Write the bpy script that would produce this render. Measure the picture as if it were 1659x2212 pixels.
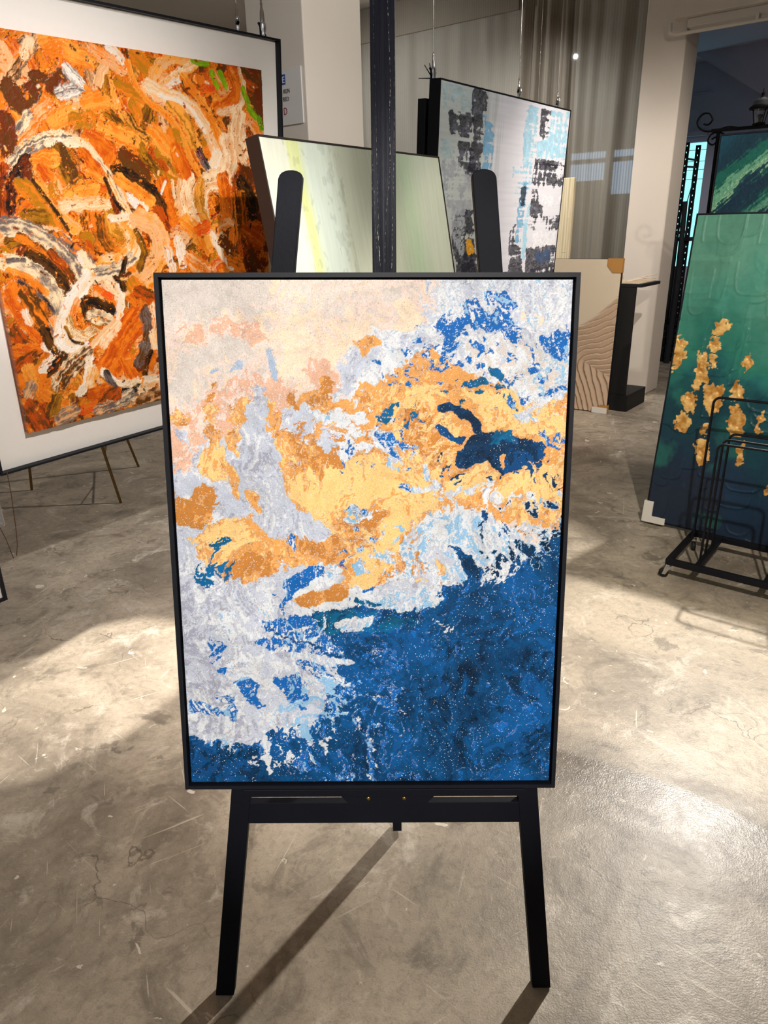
import bpy, bmesh, math, random
import numpy as np
from mathutils import Matrix, Vector

for o in list(bpy.data.objects):
    bpy.data.objects.remove(o)
SC = bpy.context.scene
COL = SC.collection
PI = math.pi
A = math.radians(38.5)                       # the room is turned 38.5 degrees against the camera
EX = Vector((math.cos(A), -math.sin(A), 0))  # along the back wall
DX = Vector((math.sin(A), math.cos(A), 0))   # into the depth of the room
UP = Vector((0, 0, 1))
def W(e, d, z=0.0):
    return EX * e + DX * d + UP * z

# ------------------------------------------------------------------ camera
cam = bpy.data.cameras.new('camera')
cam.sensor_fit = 'VERTICAL'
cam.sensor_height = 24.0
cam.lens = 1533.8 / 2212.0 * 24.0
cam.clip_end = 100
cam_o = bpy.data.objects.new('camera', cam)
COL.objects.link(cam_o)
p, r = math.radians(21.667), math.radians(-1.3265)
right = Vector((1, 0, 0)); up = Vector((0, math.sin(p), math.cos(p))); back = Vector((0, -math.cos(p), math.sin(p)))
r2 = right * math.cos(r) + up * math.sin(r)
u2 = -right * math.sin(r) + up * math.cos(r)
M = Matrix((r2, u2, back)).transposed().to_4x4()
M.translation = (0, 0, 1.5757)
cam_o.matrix_world = M
SC.camera = cam_o

# ------------------------------------------------------------------ light
SC.view_settings.view_transform = 'Standard'
SC.view_settings.look = 'None'
SC.view_settings.gamma = 1
SC.view_settings.use_curve_mapping = False
SC.view_settings.exposure = 0.0
wd = bpy.data.worlds.new('world'); SC.world = wd; wd.use_nodes = True
wd.node_tree.nodes['Background'].inputs[0].default_value = (1.0, 0.95, 0.90, 1)
wd.node_tree.nodes['Background'].inputs[1].default_value = 0.40
SC.cycles.use_denoising = True
SC.cycles.max_bounces = 5
SC.cycles.diffuse_bounces = 3
SC.cycles.glossy_bounces = 3
SC.cycles.use_adaptive_sampling = True
SC.cycles.adaptive_threshold = 0.08
SC.cycles.adaptive_min_samples = 16

def spot(name, loc, aim, watts, deg, blend=0.3, size=0.05, col=(1, 0.9, 0.78)):
    l = bpy.data.lights.new(name, 'SPOT')
    l.energy = watts; l.spot_size = math.radians(deg); l.spot_blend = blend; l.shadow_soft_size = size; l.color = col
    o = bpy.data.objects.new(name, l); COL.objects.link(o)
    loc = Vector(loc); o.location = loc
    o.rotation_euler = (Vector(aim) - loc).to_track_quat('-Z', 'Y').to_euler()
    return o
spot('track_light_rear', (2.68, 4.84, 3.8), (0.20, 1.30, 0.0), 1000, 54, 0.6, 0.06, (1, 0.93, 0.84))
spot('fill_light_green', (1.9, 2.0, 3.2), (0.15, 3.75, 1.75), 110, 34, 0.7, 0.04, (1, 0.96, 0.92))  # unseen fill, added to lift the dark band on the pale green painting
spot('fill_light_side', W(-3.25, 3.2, 3.5), W(-4.6, 2.3, 0), 150, 60, 0.6, 0.04, (1, 0.93, 0.86))  # unseen fill, added for the dark floor around the gold easel's legs
spot('track_light_gap', W(-3.0, 4.4, 3.4), W(-2.33, 1.05, 0), 1500, 10, 0.35, 0.02, (1, 0.93, 0.84))
spot('track_light_easel', (0.35, -2.5, 3.2), (-0.02, 1.22, 1.06), 800, 21, 0.5, 0.04, (1, 0.95, 0.90))
spot('track_light_leaf', (0.9, 0.6, 3.0), (1.9, 3.4, 0.7), 320, 70, 0.2, 0.03, (1, 0.91, 0.80))
spot('track_light_orange', (1.2, -1.5, 2.55), (-0.95, 3.1, 1.95), 360, 23, 0.4, 0.03, (1, 0.94, 0.89))
spot('track_light_orange_near', (0.55, 1.5, 2.9), (-1.25, 3.0, 1.0), 280, 70, 1.0, 0.03, (1, 0.95, 0.91))
spot('track_light_skyline', (2.2, 3.2, 3.3), (0.7, 5.0, 1.9), 100, 60, 0.6, 0.04, (1, 0.97, 0.95))
spot('track_light_relief', (2.4, 3.9, 3.2), (2.15, 6.3, 1.2), 280, 80, 0.8, 0.04, (1, 0.90, 0.80))
spot('fill_light_column', W(-0.6, 3.3, 3.6), W(-4.7, 5.2, 2.6), 420, 30, 0.4, 0.04, (1, 0.97, 0.93))  # unseen fill, added to brighten the right face of the left column
spot('wash_light_curtain', W(-3.86, 6.3, 3.276), W(-4.1, 7.9, 0.9), 120, 130, 0.8, 0.02, (1, 0.98, 0.97))  # added curtain wash, sited so its reflection makes the glint in the glass
spot('fill_light_curtain_left', W(-5.9, 6.0, 3.2), W(-5.4, 7.9, 1.9), 150, 140, 0.8, 0.04, (1, 0.98, 0.97))  # second soft wash, added to lighten the left curtains

# ------------------------------------------------------------------ helpers
def tag(o, label=None, cat=None, group=None, kind=None):
    if label: o['label'] = label
    if cat: o['category'] = cat
    if group: o['group'] = group
    if kind: o['kind'] = kind
    return o
def empty(name, label, cat, mat=None, loc=None, rz=0.0, group=None):
    o = bpy.data.objects.new(name, None); o.empty_display_size = 0.1; COL.objects.link(o)
    if mat is not None: o.matrix_world = mat
    if loc is not None:
        o.location = loc; o.rotation_euler = (0, 0, rz)
    tag(o, label, cat, group)
    return o
class MB:
    """collects shapes and links them as one mesh object"""
    def __init__(s): s.v = []; s.f = []; s.sm = []
    def add(s, vs, fs, smooth=False):
        n = len(s.v); s.v += [tuple(v) for v in vs]; s.f += [[i + n for i in f] for f in fs]; s.sm += [smooth] * len(fs)
    def box(s, x0, x1, y0, y1, z0, z1):
        v = [(x, y, z) for x in (x0, x1) for y in (y0, y1) for z in (z0, z1)]
        s.add(v, [(0, 1, 3, 2), (4, 6, 7, 5), (0, 4, 5, 1), (2, 3, 7, 6), (0, 2, 6, 4), (1, 5, 7, 3)])
    def prism(s, poly, y0, y1):
        """polygon in x,z pushed from y0 to y1"""
        n = len(poly)
        v = [(x, y0, z) for x, z in poly] + [(x, y1, z) for x, z in poly]
        f = [list(range(n)), list(range(2 * n - 1, n - 1, -1))] + [(i, i + n, (i + 1) % n + n, (i + 1) % n) for i in range(n)]
        s.add(v, f)
    def hexa(s, q0, q1):
        """two quads joined to a block"""
        s.add(list(q0) + list(q1), [(0, 1, 2, 3), (7, 6, 5, 4), (0, 4, 5, 1), (1, 5, 6, 2), (2, 6, 7, 3), (3, 7, 4, 0)])
    def bar(s, a, b, w, h, upv=(0, 0, 1)):
        a, b = Vector(a), Vector(b); t = (b - a).normalized()
        x = t.cross(Vector(upv))
        if x.length < 1e-4: x = t.cross(Vector((1, 0, 0)))
        x.normalize(); y = x.cross(t)
        c = [(-w / 2, -h / 2), (w / 2, -h / 2), (w / 2, h / 2), (-w / 2, h / 2)]
        s.hexa([a + x * i + y * j for i, j in c], [b + x * i + y * j for i, j in c])
    def tube(s, pts, r, n=8, closed=False):
        pts = [Vector(q) for q in pts]; m = len(pts)
        rr = r if isinstance(r, (list, tuple)) else [r] * m
        ref = None; rings = []
        for i, q in enumerate(pts):
            if closed: t = pts[(i + 1) % m] - pts[i - 1]
            else: t = pts[min(i + 1, m - 1)] - pts[max(i - 1, 0)]
            t.normalize()
            if ref is None:
                ref = t.cross(Vector((0, 0, 1)))
                if ref.length < 1e-3: ref = t.cross(Vector((1, 0, 0)))
            x = (ref - t * ref.dot(t)).normalized(); ref = x; y = t.cross(x)
            rings.append([q + (x * math.cos(2 * PI * k / n) + y * math.sin(2 * PI * k / n)) * rr[i] for k in range(n)])
        v = [w for ring in rings for w in ring]; f = []
        for i in range(m if closed else m - 1):
            j = (i + 1) % m
            for k in range(n):
                f.append((i * n + k, i * n + (k + 1) % n, j * n + (k + 1) % n, j * n + k))
        s.add(v, f, True)
        if not closed:
            s.add(rings[0], [list(range(n))[::-1]]); s.add(rings[-1], [list(range(n))])
    def lathe(s, prof, c=(0, 0, 0), n=16, axis='z'):
        v = []; f = []
        for rad, h in prof:
            for k in range(n):
                a = 2 * PI * k / n; x, y = rad * math.cos(a), rad * math.sin(a)
                q = (x, y, h) if axis == 'z' else ((x, h, y) if axis == 'y' else (h, x, y))
                v.append((q[0] + c[0], q[1] + c[1], q[2] + c[2]))
        for i in range(len(prof) - 1):
            for k in range(n):
                f.append((i * n + k, i * n + (k + 1) % n, (i + 1) * n + (k + 1) % n, (i + 1) * n + k))
        s.add(v, f, True)
        s.add(v[:n], [list(range(n))[::-1]]); s.add(v[-n:], [list(range(n))])
    def ring_frame(s, x0, x1, z0, z1, prof):
        """mitred frame: profile of (inset, y) swept round a rectangle in x,z"""
        n = len(prof); v = []
        for cx, cz, sx, sz in ((x0, z0, 1, 1), (x1, z0, -1, 1), (x1, z1, -1, -1), (x0, z1, 1, -1)):
            for t, y in prof: v.append((cx + sx * t, y, cz + sz * t))
        f = []
        for c in range(4):
            d = (c + 1) % 4
            for k in range(n):
                l = (k + 1) % n
                f.append((c * n + k, d * n + k, d * n + l, c * n + l))
        s.add(v, f)
    def build(s, name, mat, parent=None, bevel=0.0, fix=True, local=None):
        me = bpy.data.meshes.new(name)
        me.from_pydata(s.v, [], s.f)
        me.polygons.foreach_set('use_smooth', s.sm)
        if fix or bevel:
            bm = bmesh.new(); bm.from_mesh(me)
            bmesh.ops.recalc_face_normals(bm, faces=bm.faces)
            if bevel:
                ed = [e for e in bm.edges if len(e.link_faces) == 2 and e.calc_face_angle(0) > 0.6]
                bmesh.ops.bevel(bm, geom=ed, offset=bevel, segments=2, affect='EDGES', profile=0.5, clamp_overlap=True)
            bm.to_mesh(me); bm.free()
        me.materials.append(mat)
        o = bpy.data.objects.new(name, me); COL.objects.link(o)
        if parent: o.parent = parent
        if local is not None: o.matrix_local = local
        return o
def struct(name, mb, mat, loc=None, rz=0.0, bevel=0.0):
    o = mb.build(name, mat, None, bevel); o['kind'] = 'structure'
    if loc is not None: o.location = loc
    o.rotation_euler = (0, 0, rz)
    return o
ROOM = -A
def rect_matrix(TL, TR, BL):
    """matrix of a leaning rectangle: origin bottom centre, x along width, y away from its face, z up its height"""
    TL, TR, BL = Vector(TL), Vector(TR), Vector(BL)
    u = (TR - TL); w = u.length; u.normalize()
    v = (TL - BL); v = v - u * v.dot(u); h = v.length; v.normalize()
    n = v.cross(u)
    m = Matrix((u, n, v)).transposed().to_4x4(); m.translation = BL + u * w / 2
    return m, w, h

# ------------------------------------------------------------------ materials
def lin(c):
    return tuple(((x / 255.0) / 12.92 if x / 255.0 <= 0.04045 else ((x / 255.0 + 0.055) / 1.055) ** 2.4) for x in c)
class NT:
    def __init__(s, name):
        s.m = bpy.data.materials.new(name); s.m.use_nodes = True; s.t = s.m.node_tree; s.n = s.t.nodes
        s.b = s.n['Principled BSDF']; s.out = s.n['Material Output']
    def node(s, typ, **kw):
        x = s.n.new(typ)
        for k, v in kw.items(): setattr(x, k, v)
        return x
    def link(s, a, b): s.t.links.new(a, b)
    def set(s, sock, v):
        if hasattr(v, 'links') or hasattr(v, 'is_linked'): s.link(v, sock)
        else: sock.default_value = v
    def coord(s, which='Object', scale=(1, 1, 1), rot=(0, 0, 0)):
        tc = s.node('ShaderNodeTexCoord'); mp = s.node('ShaderNodeMapping')
        s.link(tc.outputs[which], mp.inputs['Vector']); mp.inputs['Scale'].default_value = scale; mp.inputs['Rotation'].default_value = rot
        return mp.outputs[0]
    def noise(s, vec, scale, detail=4, rough=0.55, dist=0.0):
        x = s.node('ShaderNodeTexNoise'); s.link(vec, x.inputs['Vector'])
        x.inputs['Scale'].default_value = scale; x.inputs['Detail'].default_value = detail
        x.inputs['Roughness'].default_value = rough; x.inputs['Distortion'].default_value = dist
        return x.outputs['Fac']
    def voro(s, vec, scale, feature='F1'):
        x = s.node('ShaderNodeTexVoronoi', feature=feature); s.link(vec, x.inputs['Vector']); x.inputs['Scale'].default_value = scale
        return x.outputs['Distance']
    def ramp(s, f, a, b, lo=(0, 0, 0, 1), hi=(1, 1, 1, 1)):
        x = s.node('ShaderNodeValToRGB'); s.link(f, x.inputs[0]); e = x.color_ramp.elements
        if a > b: a, b, lo, hi = b, a, hi, lo
        e[0].position = a; e[1].position = b; e[0].color = lo; e[1].color = hi
        return x.outputs[0]
    def mix(s, f, a, b, mode='MIX'):
        x = s.node('ShaderNodeMix', data_type='RGBA', blend_type=mode)
        s.set(x.inputs[0], f); s.set(x.inputs[6], a); s.set(x.inputs[7], b)
        return x.outputs[2]
    def math(s, op, a, b=None, c=None, clamp=False):
        x = s.node('ShaderNodeMath', operation=op, use_clamp=clamp); s.set(x.inputs[0], a)
        if b is not None: s.set(x.inputs[1], b)
        if c is not None: s.set(x.inputs[2], c)
        return x.outputs[0]
    def bump(s, h, strength=0.3, dist=0.01):
        x = s.node('ShaderNodeBump'); s.link(h, x.inputs['Height']); x.inputs['Strength'].default_value = strength; x.inputs['Distance'].default_value = dist
        s.link(x.outputs[0], s.b.inputs['Normal']); return x
    def base(s, v): s.set(s.b.inputs['Base Color'], v)
    def rough(s, v): s.set(s.b.inputs['Roughness'], v)
def rgba(c): return tuple(c) + (1,)

def simple(name, srgb, rough=0.5, metal=0.0, var=0.06, scale=8, bump=0.0, bscale=60, spec=0.5):
    t = NT(name); c = lin(srgb); v = t.coord()
    n = t.noise(v, scale, 5)
    lo = rgba([x * (1 - var) for x in c]); hi = rgba([min(1, x * (1 + var)) for x in c])
    t.base(t.mix(n, lo, hi)); t.rough(rough); t.b.inputs['Metallic'].default_value = metal
    t.b.inputs['Specular IOR Level'].default_value = spec
    if bump: t.bump(t.noise(v, bscale, 4), bump, 0.004)
    return t.m
def paint(name, rough=0.5, bump=0.2, bscale=500, glitter=False, spec=0.3, metal_attr=False):
    t = NT(name); t.b.inputs['Specular IOR Level'].default_value = spec
    at = t.node('ShaderNodeVertexColor'); at.layer_name = 'paint'
    v = t.coord(); c = at.outputs['Color']
    if glitter:
        d = t.voro(v, 210); sp = t.noise(v, 30, 2)
        thr = t.math('MULTIPLY_ADD', sp, 0.30, -0.02)
        m = t.math('LESS_THAN', d, thr)
        m = t.math('MULTIPLY', m, 0.75)
        grain = t.noise(v, 420, 3)
        c = t.mix(t.ramp(grain, 0.32, 0.5), t.mix(0.24, c, (0.10, 0.10, 0.13, 1)), c)
        c = t.mix(m, c, (0.86, 0.88, 0.92, 1))
    t.base(c); t.rough(rough)
    if metal_attr:
        a2 = t.node('ShaderNodeAttribute'); a2.attribute_name = 'leaf'
        t.link(a2.outputs['Fac'], t.b.inputs['Metallic'])
    if bump: t.bump(t.noise(v, bscale, 3), bump, 0.002)
    return t.m

mat_wall = simple('painted_plaster', (226, 216, 204), 0.85, var=0.03, scale=2.5, bump=0.12, bscale=40)
mat_black = simple('black_frame_paint', (22, 24, 31), 0.5, var=0.12, scale=30, spec=0.22)
mat_black_metal = simple('black_powder_coat', (17, 18, 25), 0.5, var=0.1, scale=40, spec=0.2)
mat_black_matte = simple('black_matte_board', (14, 14, 16), 0.65, var=0.15, scale=20)
mat_black_side = simple('dark_brown_frame_side', (42, 30, 27), 0.55, var=0.1, scale=10)
mat_mat = simple('white_mat_board', (240, 236, 230), 0.8, var=0.02, scale=40, bump=0.06, bscale=300)
mat_chrome = simple('chrome', (215, 215, 218), 0.14, 1.0, var=0.03)
mat_brass = simple('brass', (190, 150, 70), 0.3, 1.0, var=0.1)
mat_gold = simple('aged_gold_metal', (128, 100, 58), 0.38, 0.8, var=0.2, scale=14)
mat_card = simple('brown_cardboard', (186, 134, 70), 0.85, var=0.08, scale=20)
mat_foam = simple('white_foam', (232, 228, 220), 0.85, var=0.03, scale=30)
mat_iron = simple('black_wrought_iron', (6, 7, 9), 0.75, 0.0, var=0.2, scale=30, bump=0.1, bscale=120, spec=0.05)
mat_cable = simple('steel_cable', (190, 186, 180), 0.35, 0.9)
mat_wire = simple('brown_wire', (96, 62, 44), 0.5, 0.4)
mat_tire = simple('black_rubber', (20, 20, 21), 0.7)
mat_drape = simple('black_drape_cloth', (26, 29, 36), 0.8, var=0.2, scale=14)
mat_pale_wood = simple('pale_wood', (226, 208, 176), 0.7, var=0.08, scale=9)
mat_dry = simple('dried_grass', (214, 160, 92), 0.8, var=0.3, scale=40)
mat_stick = simple('pale_reed', (224, 206, 190), 0.7)

def easel_wood():
    t = NT('black_stained_wood')
    v = t.coord('Object', (90, 90, 2.2)); g = t.noise(v, 1.0, 7, 0.7, 1.2)
    v2 = t.coord('Object', (26, 26, 0.9)); g2 = t.noise(v2, 1.0, 3, 0.5, 0.8)
    ring = t.math('FRACT', t.math('MULTIPLY', g2, 7.0))
    line = t.math('LESS_THAN', ring, 0.055)
    dots = t.ramp(t.noise(t.coord('Object', (500, 500, 160)), 1.0, 2), 0.5, 0.62)
    glint = t.math('MULTIPLY', line, dots)  # pale broken lines: gloss glints on the grain, put into the colour
    c = t.mix(t.ramp(g, 0.3, 0.75), (0.004, 0.005, 0.010, 1), (0.012, 0.013, 0.022, 1))
    t.base(t.mix(t.math('MULTIPLY', glint, 0.75), c, (0.42, 0.40, 0.36, 1))); t.rough(0.40); t.b.inputs['Specular IOR Level'].default_value = 0.10
    t.bump(g, 0.5, 0.004)
    return t.m
mat_wood = easel_wood()
mat_wood_plain = simple('black_stained_smooth_wood', (16, 18, 26), 0.6, var=0.2, scale=14, bump=0.1, bscale=90, spec=0.12)

def floor_mat():
    t = NT('polished_concrete')
    v = t.coord()
    big = t.noise(v, 1.2, 5, 0.66, 0.8); mid = t.noise(v, 3.6, 7, 0.72, 1.4); fine = t.noise(v, 40, 4, 0.75, 0.6); xf = t.noise(v, 210, 2, 0.6)
    c = t.mix(t.ramp(big, 0.36, 0.64), rgba(lin((140, 129, 115))), rgba(lin((203, 189, 169))))
    c = t.mix(t.math('MULTIPLY', t.ramp(mid, 0.52, 0.66), 0.75), c, rgba(lin((118, 109, 97))))
    c = t.mix(t.math('MULTIPLY', t.ramp(mid, 0.44, 0.32), 0.8), c, rgba(lin((222, 212, 197))))
    st = t.noise(v, 8.5, 4, 0.6, 0.5); gate = t.ramp(t.noise(v, 1.9, 2), 0.48, 0.60)
    c = t.mix(t.math('MULTIPLY', t.ramp(st, 0.59, 0.62), t.math('MULTIPLY', gate, 0.55)), c, rgba(lin((104, 97, 87))))
    c = t.mix(t.math('MULTIPLY', t.ramp(fine, 0.48, 0.66), 0.34), c, rgba(lin((112, 103, 91))))
    c = t.mix(t.math('MULTIPLY', t.ramp(fine, 0.40, 0.30), 0.40), c, rgba(lin((214, 204, 188))))
    c = t.mix(t.math('MULTIPLY', t.ramp(xf, 0.58, 0.72), 0.35), c, rgba(lin((92, 84, 74))))
    # hairline cracks
    wv = t.node('ShaderNodeVectorMath', operation='ADD'); t.link(v, wv.inputs[0])
    nz = t.node('ShaderNodeTexNoise'); t.link(v, nz.inputs['Vector']); nz.inputs['Scale'].default_value = 3.0; nz.inputs['Detail'].default_value = 6
    sc = t.node('ShaderNodeVectorMath', operation='SCALE'); t.link(nz.outputs['Color'], sc.inputs[0]); sc.inputs['Scale'].default_value = 0.5
    t.link(sc.outputs[0], wv.inputs[1])
    cr = t.voro(wv.outputs[0], 2.3, 'DISTANCE_TO_EDGE')
    cm = t.math('MULTIPLY', t.math('LESS_THAN', cr, 0.005), t.ramp(t.noise(v, 2.4, 2), 0.50, 0.6))
    c = t.mix(t.math('MULTIPLY', cm, 0.6), c, rgba(lin((86, 76, 64))))
    # pale scratches and paint flecks
    for rot, s2, th in ((0.7, 1.0, 0.715), (-0.5, 1.3, 0.725), (1.9, 0.9, 0.715), (1.2, 2.0, 0.725)):
        sv0 = t.coord('Object', (1, 1, 1), (0, 0, rot)); mp = t.node('ShaderNodeMapping'); t.link(sv0, mp.inputs[0]); mp.inputs['Scale'].default_value = (2.2 * s2, 60 * s2, 1); sv = mp.outputs[0]
        sn = t.noise(sv, 1.0, 2, 0.5)
        c = t.mix(t.math('MULTIPLY', t.ramp(sn, th, th + 0.03), 0.55), c, rgba(lin((232, 222, 206))))
    fl = t.noise(v, 17, 3, 0.5, 0.6)
    c = t.mix(t.math('MULTIPLY', t.ramp(fl, 0.70, 0.715), 0.8), c, rgba(lin((232, 224, 208))))
    # a darker, smoother patch with a rounded rim, darkest along its right-hand edge
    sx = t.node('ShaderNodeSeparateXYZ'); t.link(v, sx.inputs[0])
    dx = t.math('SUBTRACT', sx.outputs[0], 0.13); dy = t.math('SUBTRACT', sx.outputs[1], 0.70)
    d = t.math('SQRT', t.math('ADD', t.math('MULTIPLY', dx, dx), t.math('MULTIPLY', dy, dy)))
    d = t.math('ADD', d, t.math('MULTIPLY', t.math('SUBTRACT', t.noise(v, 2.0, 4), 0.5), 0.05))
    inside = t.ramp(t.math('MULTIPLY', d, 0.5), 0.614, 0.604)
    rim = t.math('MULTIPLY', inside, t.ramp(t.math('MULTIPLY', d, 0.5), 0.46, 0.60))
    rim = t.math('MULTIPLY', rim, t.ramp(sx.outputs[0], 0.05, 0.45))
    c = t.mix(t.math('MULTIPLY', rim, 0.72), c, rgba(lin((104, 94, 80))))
    t.base(c)
    rr = t.math('MULTIPLY_ADD', mid, 0.28, 0.25)
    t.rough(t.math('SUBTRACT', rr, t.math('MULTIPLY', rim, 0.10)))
    h = t.math('ADD', t.math('MULTIPLY', fine, 0.6), t.math('MULTIPLY', xf, 0.35))
    h = t.math('ADD', h, t.math('MULTIPLY', big, 1.6))
    t.bump(h, 0.16, 0.010)
    t.b.inputs['Specular IOR Level'].default_value = 0.5
    return t.m
mat_floor = floor_mat()
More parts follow.
